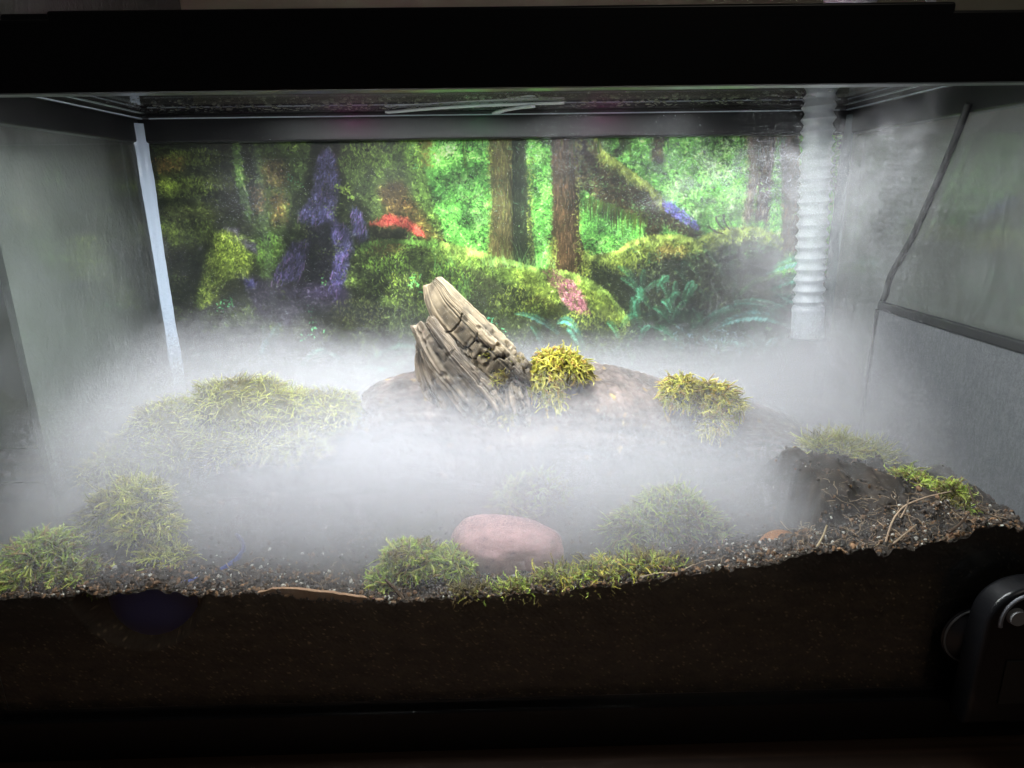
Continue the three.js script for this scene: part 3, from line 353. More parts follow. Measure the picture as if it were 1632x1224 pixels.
{
  const nx = 300, nz = 130, pos = [], idx = [], col = [], r = rng(21), x0 = CX - HW + 0.0006, x1 = CX + HW - 0.0006;
  for (let j = 0; j <= nz; j++) for (let i = 0; i <= nx; i++) {
    const x = lerp(x0, x1, i / nx), z = lerp(-0.0012, BACK + 0.001, j / nz), k = 0.6 + 0.5 * r() + 0.5 * fbm(x * 45, 9, z * 45, 2);
    pos.push(x, soilHeight(x, z), z); const s = r() < 0.05 ? 2.6 : 1; col.push(0.030 * k * s, 0.022 * k * s, 0.016 * k * s);
  }
  for (let j = 0; j < nz; j++) for (let i = 0; i < nx; i++) { const a = j * (nx + 1) + i, b = a + nx + 1; idx.push(a, a + 1, b, a + 1, b + 1, b); }
  const earth = std({ vertexColors: true, roughness: 0.95 });
  mesh('soil_surface', geoOf(pos, idx, col), earth, soilGroup);
  // the cut face pressed against the front pane
  const fp = [], fi = [], fc = [], fy = 120;
  for (let i = 0; i <= nx * 2; i++) for (let j = 0; j <= fy; j++) {
    const x = lerp(x0, x1, i / (nx * 2)), t = j / fy, y = lerp(0.012, soilHeight(x, -0.0012), t), k = 0.55 + 0.5 * r() + 0.6 * fbm(x * 70, y * 140, 2, 2);
    const dark = Math.max(smooth(0.166, 0.182, x + 0.01 * n3(x * 60, y * 60, 1)) * smooth(0.102, 0.107, y - (x - 0.17) * 0.06), smooth(0.262, 0.275, x), smooth(-0.235, -0.262, x) * smooth(0.07, 0.085, y));
    const sunk = 0.016 * smooth(1.12, 0.9, Math.hypot((x + 0.2115) / 0.036, (y - 0.110) / 0.036)); fp.push(x, y, -0.0012 - sunk - 0.0009 * Math.abs(n3(x * 350, y * 350, 7))); const s = r() < 0.035 ? 2.5 + 4 * r() : 1, bl = lerp(1, 0.3, dark); fc.push(0.055 * k * s * bl, 0.038 * k * s * lerp(1, 0.34, dark), 0.023 * k * s * lerp(1, 0.42, dark));
  }
  for (let i = 0; i < nx * 2; i++) for (let j = 0; j < fy; j++) { const a = i * (fy + 1) + j, b = a + fy + 1; fi.push(a, b, a + 1, a + 1, b, b + 1); }
  mesh('soil_face', geoOf(fp, fi, fc), earth, soilGroup);
  // crumbs, bark bits and pale grains lying loose: too many to count
  const bit = new THREE.IcosahedronGeometry(1, 0), bn = 12000, bits = new THREE.InstancedMesh(bit, std({ roughness: 0.9 }), bn), m4 = new THREE.Matrix4(), qq = new THREE.Quaternion(), e = new THREE.Euler();
  const pal = [[0.05, 0.035, 0.025], [0.03, 0.022, 0.016], [0.13, 0.07, 0.035], [0.06, 0.042, 0.03], [0.20, 0.11, 0.055], [0.45, 0.42, 0.37], [0.03, 0.024, 0.02], [0.09, 0.06, 0.04]];
  for (let i = 0; i < bn; i++) {
    const front = i < 7200, x = lerp(x0 + 0.003, x1 - 0.003, r()), z = front ? -0.002 - 0.03 * r() ** 1.5 : -0.01 - 0.22 * r(), c = pal[Math.min(pal.length - 1, Math.floor(r() ** 1.3 * pal.length))], k = 0.7 + 0.6 * r(), s = (0.0005 + 0.0012 * r() ** 2.5) * (c[0] > 0.4 ? 0.7 : 1);
    e.set(r() * 6, r() * 6, r() * 6); m4.compose(V(x, soilHeight(x, z) + s * 0.4, z), qq.setFromEuler(e), V(s * (0.8 + 1.2 * r()), s * (0.5 + 0.5 * r()), s)); bits.setMatrixAt(i, m4); bits.setColorAt(i, rgb(c[0] * k, c[1] * k, c[2] * k));
  }
  const fibre = new THREE.TubeGeometry(new THREE.CatmullRomCurve3([V(-1, 0, 0), V(-0.4, 0.16, 0.1), V(0.3, 0.1, -0.12), V(1, 0, 0.05)]), 12, 0.028, 4), fn = 420, fibres = new THREE.InstancedMesh(fibre, std({ roughness: 0.9 }), fn);
  for (let i = 0; i < fn; i++) { const x = i < 200 ? lerp(0.18, x1 - 0.008, r()) : lerp(x0 + 0.01, x1 - 0.01, r()), z = -0.008 - (i < 300 ? 0.035 : 0.2) * r(), s = 0.003 + 0.007 * r() ** 2, k = 0.5 + 0.7 * r(); e.set((r() - 0.5) * 0.9, r() * 6, (r() - 0.5) * 0.7); m4.compose(V(x, soilHeight(x, z) + 0.0007, z), qq.setFromEuler(e), V(s, s, s)); fibres.setMatrixAt(i, m4); fibres.setColorAt(i, rgb(0.3 * k, 0.21 * k, 0.13 * k)); }
  fibres.name = 'dry_fibre'; fibres.userData.kind = 'stuff'; fibres.castShadow = fibres.receiveShadow = true; soilGroup.add(fibres);
  bits.name = 'soil_crumb'; bits.userData.kind = 'stuff'; bits.castShadow = bits.receiveShadow = true; soilGroup.add(bits);
}

// ---------------------------------------------------------------- generalized limbs: a path, two half widths, ridged along the grain
function limbGeo(o) {
  const c = new THREE.CatmullRomCurve3(o.path.map((p) => V(...p))), ns = o.ns ?? 220, nt = o.nt ?? 150, pos = [], col = [], idx = [], fr = V(...(o.face ?? [0, 0.35, 1])).normalize(), cr = o.seed * 7.31;
  for (let i = 0; i <= ns; i++) {
    const s = i / ns, P = c.getPoint(s), T = c.getTangent(s), Nn = fr.clone().addScaledVector(T, -fr.dot(T)).normalize(), B = new THREE.Vector3().crossVectors(T, Nn);
    const a = table(o.a, s), b = table(o.b, s);
    for (let j = 0; j <= nt; j++) {
      const th = (j % nt) / nt * 2 * Math.PI, ct = Math.cos(th), st = Math.sin(th), e = o.square ?? 0.6, X = Math.sign(ct) * Math.abs(ct) ** e, Y = Math.sign(st) * Math.abs(st) ** e;
      const gx = ct * o.grain, gy = st * o.grain, gs = s * o.along;
      const ridge = n3(gx * 1.0 + cr, gy * 1.0, gs * 0.55) * 0.55 + n3(gx * 2.3 + cr, gy * 2.3, gs) * 0.35 + n3(gx * 5.1 + cr, gy * 5.1, gs * 1.6) * 0.22;
      const q = P.clone().addScaledVector(B, a * X).addScaledVector(Nn, b * Y), crumb = table(o.crumb ?? [[0, 0], [1, 0]], s), rough = lerp(fbm(gx * 4.5 + cr, gy * 4.5, gs * 2.0 + 7, 3), fbm(q.x * 300 + cr, q.y * 300, q.z * 300, 4), Math.max(o.rough ?? 0, crumb)), fibre = n3(gx * 8 + cr, gy * 8, gs * 0.7) + 0.6 * n3(gx * 17 + cr, gy * 17, gs * 1.6);
      const pit = crumb * Math.max(0, n3(q.x * 190 + cr, q.y * 190, q.z * 190) - 0.12) * 0.016;
      let d = o.amp * ridge + o.fine * rough + (o.fibre ?? 0) * fibre - pit, dark = 1;
      for (const [cs, w, t0, t1, deep] of o.cuts ?? []) { const dt = Math.abs(s - cs - 0.012 * Math.sin(th * 5)); if (th > t0 && th < t1 && dt < w) { const k = Math.cos(dt / w * Math.PI / 2); d -= deep * k; dark *= 1 - 0.75 * k; } }
      const rad = q.clone().sub(P).normalize();
      q.addScaledVector(rad, d).addScaledVector(T, (o.jag0 ?? 0) * (n3(gx * 1.7 + cr, gy * 1.7, 4) + 0.5 * n3(gx * 5 + cr, gy * 5, 9)) * Math.max(0, 1 - s * 5) + (o.jag1 ?? 0) * (n3(gx * 1.6 + cr, gy * 1.6, 14) + 0.5 * n3(gx * 5 + cr, gy * 5, 19)) * Math.max(0, 1 - (1 - s) * 5));
      pos.push(q.x, q.y, q.z);
      const line = n3(gx * 9 + cr, gy * 9, gs * 0.8) * 0.3 + n3(gx * 19 + cr, gy * 19, gs * 2.2) * 0.22, tone = clamp(0.9 + 1.4 * ridge + 1.7 * line + 0.6 * rough - 110 * pit, 0.06, 1.65) * dark, w = o.tint(s, th, q, ridge);
      col.push(w[0] * tone, w[1] * tone, w[2] * tone);
    }
  }
  const row = nt + 1; for (let i = 0; i < ns; i++) for (let j = 0; j < nt; j++) { const A = i * row + j, B = A + row; idx.push(A, A + 1, B, A + 1, B + 1, B); }
  for (const [i, dir] of [[0, -1], [ns, 1]]) { let cx = 0, cy = 0, cz = 0; for (let j = 0; j < nt; j++) { const k = (i * row + j) * 3; cx += pos[k]; cy += pos[k + 1]; cz += pos[k + 2]; } const at = pos.length / 3; pos.push(cx / nt, cy / nt, cz / nt); const w = o.tint(i / ns, 0, V(cx / nt, cy / nt, cz / nt), 0); col.push(w[0] * 0.7, w[1] * 0.7, w[2] * 0.7); for (let j = 0; j < nt; j++) { const A = i * row + j; dir < 0 ? idx.push(at, A + 1, A) : idx.push(at, A, A + 1); } }
  const g = geoOf(pos, idx, col), nrm = g.attributes.normal;  // weld the seam's normals
  for (let i = 0; i <= ns; i++) { const A = i * row, B = A + nt, v = V(nrm.getX(A) + nrm.getX(B), nrm.getY(A) + nrm.getY(B), nrm.getZ(A) + nrm.getZ(B)).normalize(); nrm.setXYZ(A, v.x, v.y, v.z); nrm.setXYZ(B, v.x, v.y, v.z); }
  return g;
}
const woodMat = std({ vertexColors: true, roughness: 0.85 });

// ---------------------------------------------------------------- moss
function frondSet(n, seed, place, o) {
  const r = rng(seed), pos = [], col = [], idx = [];
  const up = V(0, 1, 0);
  for (let i = 0; i < n; i++) {
    const { p, nrm } = place(r); if (!p) continue;
    const len = lerp(o.len[0] * 0.6, o.len[1], r() ** 1.3) * (r() < 0.06 ? 1.4 : 1), rad = o.rad * 0.76 * (0.6 + 0.6 * r()), segs = 4, dir = nrm.clone().multiplyScalar(0.6).add(V(r() - 0.5, (r() - 0.5) * 0.8, r() - 0.5).multiplyScalar(1.9 * (o.wild ?? 1))).normalize(), bend = V((r() - 0.5) * 2.2, -(o.droop ?? 0.5) + (r() - 0.5) * 1.0, (r() - 0.5) * 2.2);
    const patch = n3(p.x * 75 + seed, p.y * 75, p.z * 75 + seed), dry = smooth(0.18, 0.42, -patch) * 0.8, c0 = o.cols[Math.floor(r() * o.cols.length)], c = [lerp(c0[0], 0.26, dry), lerp(c0[1], 0.19, dry), lerp(c0[2], 0.07, dry)], k = (0.65 + 0.6 * r()) * (1 + 0.5 * patch);
    const base = pos.length / 3, P = p.clone(), D = dir.clone();
    for (let s = 0; s <= segs; s++) {
      const t = s / segs, rr = rad * (1 - 0.75 * t * t) * (s === segs ? 0.15 : 1), side = V(D.z, 0.1, -D.x).normalize(), oth = new THREE.Vector3().crossVectors(D, side).normalize();
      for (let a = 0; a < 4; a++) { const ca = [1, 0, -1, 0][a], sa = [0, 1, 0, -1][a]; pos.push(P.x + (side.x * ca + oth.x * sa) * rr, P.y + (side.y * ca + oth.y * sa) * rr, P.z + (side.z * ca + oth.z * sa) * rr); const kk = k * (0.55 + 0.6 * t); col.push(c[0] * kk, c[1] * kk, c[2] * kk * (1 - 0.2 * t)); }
      if (s < segs) { // leaflets
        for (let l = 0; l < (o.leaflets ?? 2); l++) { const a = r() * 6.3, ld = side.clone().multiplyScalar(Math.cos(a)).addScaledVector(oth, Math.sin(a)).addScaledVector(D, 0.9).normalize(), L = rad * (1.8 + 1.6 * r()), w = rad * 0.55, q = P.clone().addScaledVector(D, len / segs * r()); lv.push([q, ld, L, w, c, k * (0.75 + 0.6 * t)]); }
        P.addScaledVector(D, len / segs); D.addScaledVector(bend, 0.36).normalize();
      }
    }
    for (let s = 0; s < segs; s++) for (let a = 0; a < 4; a++) { const A = base + s * 4 + a, B = base + s * 4 + (a + 1) % 4; idx.push(A, B, A + 4, B, B + 4, A + 4); }
    for (const [q, ld, L, w, cc, kk] of lv.splice(0)) { const sd = new THREE.Vector3().crossVectors(ld, up).normalize().multiplyScalar(w), at = pos.length / 3; pos.push(q.x + sd.x, q.y + sd.y, q.z + sd.z, q.x - sd.x, q.y - sd.y, q.z - sd.z, q.x + ld.x * L, q.y + ld.y * L, q.z + ld.z * L); for (let v = 0; v < 3; v++) col.push(cc[0] * kk, cc[1] * kk, cc[2] * kk); idx.push(at, at + 1, at + 2); }
  }
  return geoOf(pos, idx, col);
}
const lv = [];
const mossMat = phys({ vertexColors: true, roughness: 1, specularIntensity: 0.3, transmission: 0.3, thickness: 0 });
const dirtMat = std({ color: rgb(0.07, 0.066, 0.022), roughness: 1 });
const GREEN = [[0.42, 0.55, 0.09], [0.54, 0.64, 0.13], [0.32, 0.43, 0.08], [0.60, 0.62, 0.17], [0.34, 0.25, 0.09]], YELLOW = [[0.60, 0.54, 0.09], [0.70, 0.62, 0.15], [0.50, 0.48, 0.08], [0.38, 0.38, 0.07], [0.46, 0.30, 0.08]], OLIVE = [[0.60, 0.62, 0.13], [0.70, 0.68, 0.20], [0.50, 0.54, 0.11], [0.42, 0.36, 0.11]], BROWN = [[0.22, 0.19, 0.08], [0.28, 0.26, 0.08], [0.16, 0.12, 0.06]];
function mossClump(label, c, lobes, n, seed, o) {
  const t = thing('moss_clump', label, 'moss', c), bases = [], lobeOf = [], v = V(0, 0, 0);
  const lump = (d, k) => 1 + 0.26 * fbm(d.x * 1.7 + seed + k * 5, d.y * 1.7, d.z * 1.7, 3);
  lobes.forEach(([x, y, z, rx, ry, rz], k) => {
    const g = new THREE.IcosahedronGeometry(1, 4), p = g.attributes.position;
    for (let i = 0; i < p.count; i++) { v.fromBufferAttribute(p, i).normalize(); const m = lump(v, k) * 0.8; p.setXYZ(i, x + v.x * rx * m, y + v.y * ry * m, z + v.z * rz * m); }
    g.computeVertexNormals(); bases.push(g); for (let i = 0; i < Math.ceil(rx * (ry + rz) * 1e4); i++) lobeOf.push(k);
  });
  mesh('moss_base', mergeGeometries(bases), dirtMat, t);
  const low = o.low ?? -0.25, f = frondSet(Math.round(n * 1.75), seed, (r) => { const k = lobeOf[Math.floor(r() * lobeOf.length)], [x, y, z, rx, ry, rz] = lobes[k]; let d; do { d = V(r() * 2 - 1, r() * 2 - 1, r() * 2 - 1); } while (d.lengthSq() > 1 || d.lengthSq() < 0.01 || d.normalize().y < low || d.z < -0.75); const m = lump(d, k) * (0.72 + 0.12 * r()); return { p: V(x + d.x * rx * m, y + d.y * ry * m, z + d.z * rz * m), nrm: V(d.x / rx, d.y / ry, d.z / rz).normalize() }; }, o);
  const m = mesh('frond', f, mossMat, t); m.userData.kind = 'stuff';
  return t;
}
// ---------------------------------------------------------------- log, driftwood, stone
{
  const bark = (s, th, q) => { const k = fbm(q.x * 40, q.y * 40, q.z * 40, 3), st = clamp(1 + 0.5 * fbm(q.x * 70, q.y * 25, q.z * 60 + 4, 4) + 0.25 * n3(q.x * 900, q.y * 900, q.z * 900), 0.35, 1.7), y = smooth(0.60, 0.74, fbm(q.x * 75 + 9, q.y * 75, q.z * 75, 3)); return [(lerp(0.100, 0.27, y) + 0.05 * k) * st, (lerp(0.074, 0.18, y) + 0.038 * k) * st, (lerp(0.065, 0.066, y) + 0.034 * k) * st]; };
  const crest = [[-0.092, 0.176], [-0.07, 0.187], [-0.035, 0.193], [0.006, 0.196], [0.05, 0.1955], [0.085, 0.192], [0.114, 0.184], [0.146, 0.170], [0.172, 0.163], [0.218, 0.156], [0.250, 0.139], [0.285, 0.113]];
  const rr = (x) => lerp(0.060, 0.036, smooth(0.06, 0.28, x)) * lerp(0.7, 1, smooth(-0.09, 0.0, x));
  const g = limbGeo({ seed: 3, path: crest.map(([x, y]) => [x, y - rr(x), -0.192 + 0.022 * smooth(0.1, 0.27, x)]), a: crest.map(([x], i) => [i / 11, rr(x)]), b: crest.map(([x], i) => [i / 11, rr(x) * 1.1]), face: [0, 0, 1], square: 0.95, grain: 1.5, along: 4.2, amp: 0.0085, fine: 0.0009, rough: 1, jag0: 0.012, jag1: 0.012, ns: 360, nt: 260, crumb: [[0, 0.12], [1, 0.12]], tint: bark });
  tag(mesh('fallen_log', g, woodMat), 'long brown bark log lying in the mist behind the upright driftwood', 'log');

  const drift = thing('driftwood', 'upright weathered driftwood stump with split pale faces, poking out of the mist', 'driftwood', [0, 0, 0]);
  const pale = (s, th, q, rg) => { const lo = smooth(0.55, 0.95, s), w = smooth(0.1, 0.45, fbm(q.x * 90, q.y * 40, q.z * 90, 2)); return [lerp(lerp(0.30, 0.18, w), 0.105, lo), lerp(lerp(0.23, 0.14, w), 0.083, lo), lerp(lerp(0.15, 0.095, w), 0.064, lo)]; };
  const grey = (s, th, q) => { const w = smooth(-0.2, 0.4, fbm(q.x * 60 + 4, q.y * 60, q.z * 60, 2)); return [lerp(0.205, 0.12, w), lerp(0.158, 0.095, w), lerp(0.115, 0.075, w)]; };
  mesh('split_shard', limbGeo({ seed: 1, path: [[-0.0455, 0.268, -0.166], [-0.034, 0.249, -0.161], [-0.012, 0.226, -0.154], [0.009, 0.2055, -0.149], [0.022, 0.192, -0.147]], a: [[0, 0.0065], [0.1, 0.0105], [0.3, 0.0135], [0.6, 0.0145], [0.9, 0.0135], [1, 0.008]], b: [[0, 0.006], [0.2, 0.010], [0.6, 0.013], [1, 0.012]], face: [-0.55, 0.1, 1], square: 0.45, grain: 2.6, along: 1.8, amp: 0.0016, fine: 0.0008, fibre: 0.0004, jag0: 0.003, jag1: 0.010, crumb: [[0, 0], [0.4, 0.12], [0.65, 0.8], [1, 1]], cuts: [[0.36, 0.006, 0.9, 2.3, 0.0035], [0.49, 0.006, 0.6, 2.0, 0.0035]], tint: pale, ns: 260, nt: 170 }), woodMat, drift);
  mesh('split_shard', limbGeo({ seed: 2, path: [[-0.0525, 0.238, -0.158], [-0.037, 0.213, -0.152], [-0.018, 0.190, -0.147], [-0.003, 0.171, -0.143], [0.004, 0.157, -0.142]], a: [[0, 0.010], [0.2, 0.0145], [0.6, 0.0170], [0.9, 0.016], [1, 0.012]], b: [[0, 0.008], [0.3, 0.012], [1, 0.013]], face: [-0.35, 0.25, 1], square: 0.55, grain: 3.4, along: 2.0, amp: 0.0034, fine: 0.0012, fibre: 0.0008, jag0: 0.006, jag1: 0.010, crumb: [[0, 0.25], [0.5, 0.2], [0.75, 0.8], [1, 0.9]], tint: grey, ns: 260, nt: 190 }), woodMat, drift);
  mesh('split_shard', limbGeo({ seed: 5, path: [[-0.0545, 0.222, -0.168], [-0.050, 0.200, -0.166], [-0.036, 0.172, -0.160], [-0.022, 0.147, -0.156], [-0.016, 0.118, -0.156]], a: [[0, 0.006], [0.3, 0.011], [1, 0.015]], b: [[0, 0.006], [0.4, 0.013], [1, 0.014]], square: 0.6, grain: 2.8, along: 2.2, amp: 0.0034, fine: 0.0012, fibre: 0.0008, jag0: 0.006, crumb: [[0, 0.2], [1, 0.5]], tint: grey, ns: 220, nt: 150 }), woodMat, drift);
  mesh('split_shard', limbGeo({ seed: 8, path: [[0.013, 0.199, -0.150], [0.0165, 0.184, -0.141], [0.0195, 0.166, -0.139], [0.0175, 0.150, -0.140], [0.014, 0.120, -0.142]], a: [[0, 0.007], [0.3, 0.009], [0.55, 0.0085], [1, 0.010]], b: [[0, 0.008], [1, 0.011]], square: 0.75, grain: 2.4, along: 6, amp: 0.0034, fine: 0.0012, crumb: [[0, 0.6], [1, 0.9]], tint: grey, ns: 180, nt: 120 }), woodMat, drift);
  for (const [c, R, n, s] of [[[0.004, 0.2, -0.137], 0.006, 90, 71], [[0.016, 0.209, -0.140], 0.006, 70, 73], [[0.009, 0.168, -0.131], 0.005, 70, 72], [[-0.003, 0.215, -0.142], 0.005, 40, 74]])
    mesh('moss_tuft', frondSet(n, s, (r) => { const d = V(r() - 0.5, r() - 0.5, 0.3 * r()); return { p: V(c[0] + d.x * 2 * R, c[1] + d.y * 2 * R, c[2] + d.z * R), nrm: V(d.x, 0.5 + d.y, 1).normalize() }; }, { len: [0.002, 0.005], rad: 0.0004, cols: YELLOW, droop: 0.3 }), mossMat, drift);

  const st = new THREE.IcosahedronGeometry(1, 24), p = st.attributes.position, v = V(0, 0, 0), col = [];
  for (let i = 0; i < p.count; i++) {
    v.fromBufferAttribute(p, i).normalize(); const k = 1 + 0.10 * fbm(v.x * 1.1, v.y * 1.1, v.z * 1.1, 2) + 0.007 * fbm(v.x * 7, v.y * 7, v.z * 7, 3);
    const yy = Math.sign(v.y) * Math.abs(v.y) ** 0.8;
    p.setXYZ(i, v.x * 0.0385 * k, yy * 0.0185 * k * (1 - 0.22 * v.x), v.z * 0.026 * k);
    const t = 0.9 + 0.22 * fbm(v.x * 5, v.y * 5, v.z * 5, 4) + (n3(v.x * 40, v.y * 40, v.z * 40) > 0.5 ? 0.18 : 0) - (n3(v.x * 30 + 9, v.y * 30, v.z * 30) > 0.56 ? 0.45 : 0); col.push(0.46 * t, 0.275 * t, 0.275 * t);
  }
  st.setAttribute('color', new THREE.BufferAttribute(Float32Array.from(col), 3)); st.computeVertexNormals();
  tag(mesh('red_stone', st, std({ vertexColors: true, roughness: 0.8 })), 'smooth dusky red stone half sunk in moss by the front glass', 'stone').position.set(0.008, 0.1065, -0.052);
  scene.children[scene.children.length - 1].rotation.z = -0.06;
}

// ---------------------------------------------------------------- moss clumps
mossClump('largest moss mound, broad and yellow green, rising out of the mist on the left', [-0.2, 0.165, -0.155], [[0.008, 0.006, 0, 0.055, 0.031, 0.042], [-0.045, -0.005, 0.004, 0.044, 0.026, 0.036], [0.058, -0.004, -0.01, 0.046, 0.024, 0.035], [-0.012, -0.014, 0.028, 0.056, 0.020, 0.026], [-0.076, -0.020, 0.012, 0.030, 0.018, 0.024], [0.045, -0.018, 0.022, 0.034, 0.014, 0.022]], 5600, 101, { len: [0.005, 0.011], rad: 0.00042, cols: OLIVE, droop: 0.55, low: -0.4 });
mossClump('faint small moss cushion in the mist below the left glass wall', [-0.286, 0.137, -0.12], [[0, 0, 0, 0.022, 0.016, 0.024], [0.02, -0.008, 0.008, 0.018, 0.012, 0.016]], 520, 102, { len: [0.006, 0.012], rad: 0.0006, cols: OLIVE, droop: 0.5 });
mossClump('pale moss clump draped down the slope above the blue bowl', [-0.236, 0.128, -0.062], [[-0.008, 0.008, -0.006, 0.028, 0.016, 0.024], [0.006, -0.004, 0.010, 0.026, 0.013, 0.014], [0.024, -0.016, 0.026, 0.019, 0.007, 0.011], [-0.026, -0.006, 0.0, 0.016, 0.014, 0.018]], 1300, 103, { len: [0.006, 0.012], rad: 0.0008, cols: OLIVE, droop: 0.55 });
mossClump('bushy green moss clump against the front glass at the lower left', [-0.277, 0.111, -0.027], [[-0.006, 0.004, -0.006, 0.026, 0.019, 0.018], [0.018, -0.006, 0.004, 0.020, 0.014, 0.015], [-0.016, -0.004, 0.008, 0.016, 0.014, 0.012]], 1100, 104, { len: [0.005, 0.010], rad: 0.0011, cols: GREEN, droop: 0.45 });
mossClump('bright green moss clump left of the red stone', [-0.045, 0.105, -0.030], [[-0.008, 0.004, 0, 0.020, 0.013, 0.016], [0.014, 0.001, -0.003, 0.019, 0.009, 0.014], [-0.024, -0.004, 0.008, 0.010, 0.006, 0.010]], 900, 105, { len: [0.005, 0.010], rad: 0.0010, cols: GREEN, droop: 0.45 });
mossClump('low tangled brown and green moss right of the red stone, along the glass', [0.066, 0.1055, -0.018], [[-0.026, -0.003, 0.002, 0.017, 0.006, 0.012], [0.0, 0, 0, 0.018, 0.008, 0.013], [0.024, 0.003, 0, 0.016, 0.008, 0.012], [0.042, 0.004, 0.002, 0.010, 0.005, 0.009]], 800, 106, { len: [0.005, 0.011], rad: 0.0009, cols: [...GREEN, ...BROWN, ...YELLOW], droop: 0.2 });
mossClump('round pale green moss mound in the mist behind the right front soil', [0.117, 0.112, -0.072], [[0.004, 0.003, 0, 0.030, 0.022, 0.026], [-0.022, -0.004, 0.006, 0.020, 0.016, 0.020], [0.028, -0.006, 0.006, 0.018, 0.014, 0.018]], 1200, 107, { len: [0.006, 0.012], rad: 0.0008, cols: GREEN, droop: 0.45 });
mossClump('moss patch almost hidden in the mist behind the red stone', [0.03, 0.115, -0.11], [[0, 0, 0, 0.026, 0.018, 0.020], [-0.016, -0.005, 0.008, 0.018, 0.012, 0.014]], 650, 108, { len: [0.006, 0.012], rad: 0.0008, cols: GREEN, droop: 0.4 });
mossClump('sharp yellow green moss tuft hanging beside the driftwood', [0.044, 0.194, -0.156], [[0.004, 0.009, 0, 0.021, 0.013, 0.015], [-0.006, -0.004, 0.004, 0.016, 0.014, 0.013], [0.019, 0.006, 0.002, 0.013, 0.009, 0.011], [0.0, -0.017, 0.010, 0.012, 0.010, 0.008]], 1150, 109, { len: [0.006, 0.012], rad: 0.00105, cols: YELLOW, droop: 0.8, low: -0.9 });
mossClump('yellow moss tuft growing on the right end of the log', [0.160, 0.175, -0.150], [[-0.014, 0.006, 0, 0.016, 0.013, 0.013], [0.008, 0.002, 0.002, 0.019, 0.013, 0.014], [0.022, -0.004, 0.004, 0.012, 0.010, 0.011], [0.010, -0.016, 0.012, 0.013, 0.009, 0.008]], 1150, 110, { len: [0.006, 0.012], rad: 0.001, cols: YELLOW, droop: 0.75, low: -0.8 });
mossClump('grassy moss behind the dark soil mound on the right', [0.262, 0.144, -0.115], [[-0.012, 0, 0, 0.022, 0.012, 0.018], [0.016, -0.004, 0.004, 0.018, 0.010, 0.016]], 650, 111, { len: [0.007, 0.016], rad: 0.0005, cols: OLIVE, droop: 0.1 });
mossClump('green moss by the right glass wall on top of the soil', [0.290, 0.139, -0.048], [[0.004, 0, 0.006, 0.012, 0.009, 0.016], [-0.010, 0.001, -0.014, 0.015, 0.009, 0.015]], 560, 112, { len: [0.005, 0.010], rad: 0.0009, cols: GREEN, droop: 0.4 });
mossClump('thin brown moss fringe on the soil edge below the red stone', [0.0, 0.0985, -0.010], [[-0.014, 0, 0, 0.018, 0.005, 0.007], [0.016, 0.002, 0, 0.018, 0.005, 0.007]], 420, 113, { len: [0.004, 0.009], rad: 0.0008, cols: [...BROWN, ...GREEN], droop: 0.2 });

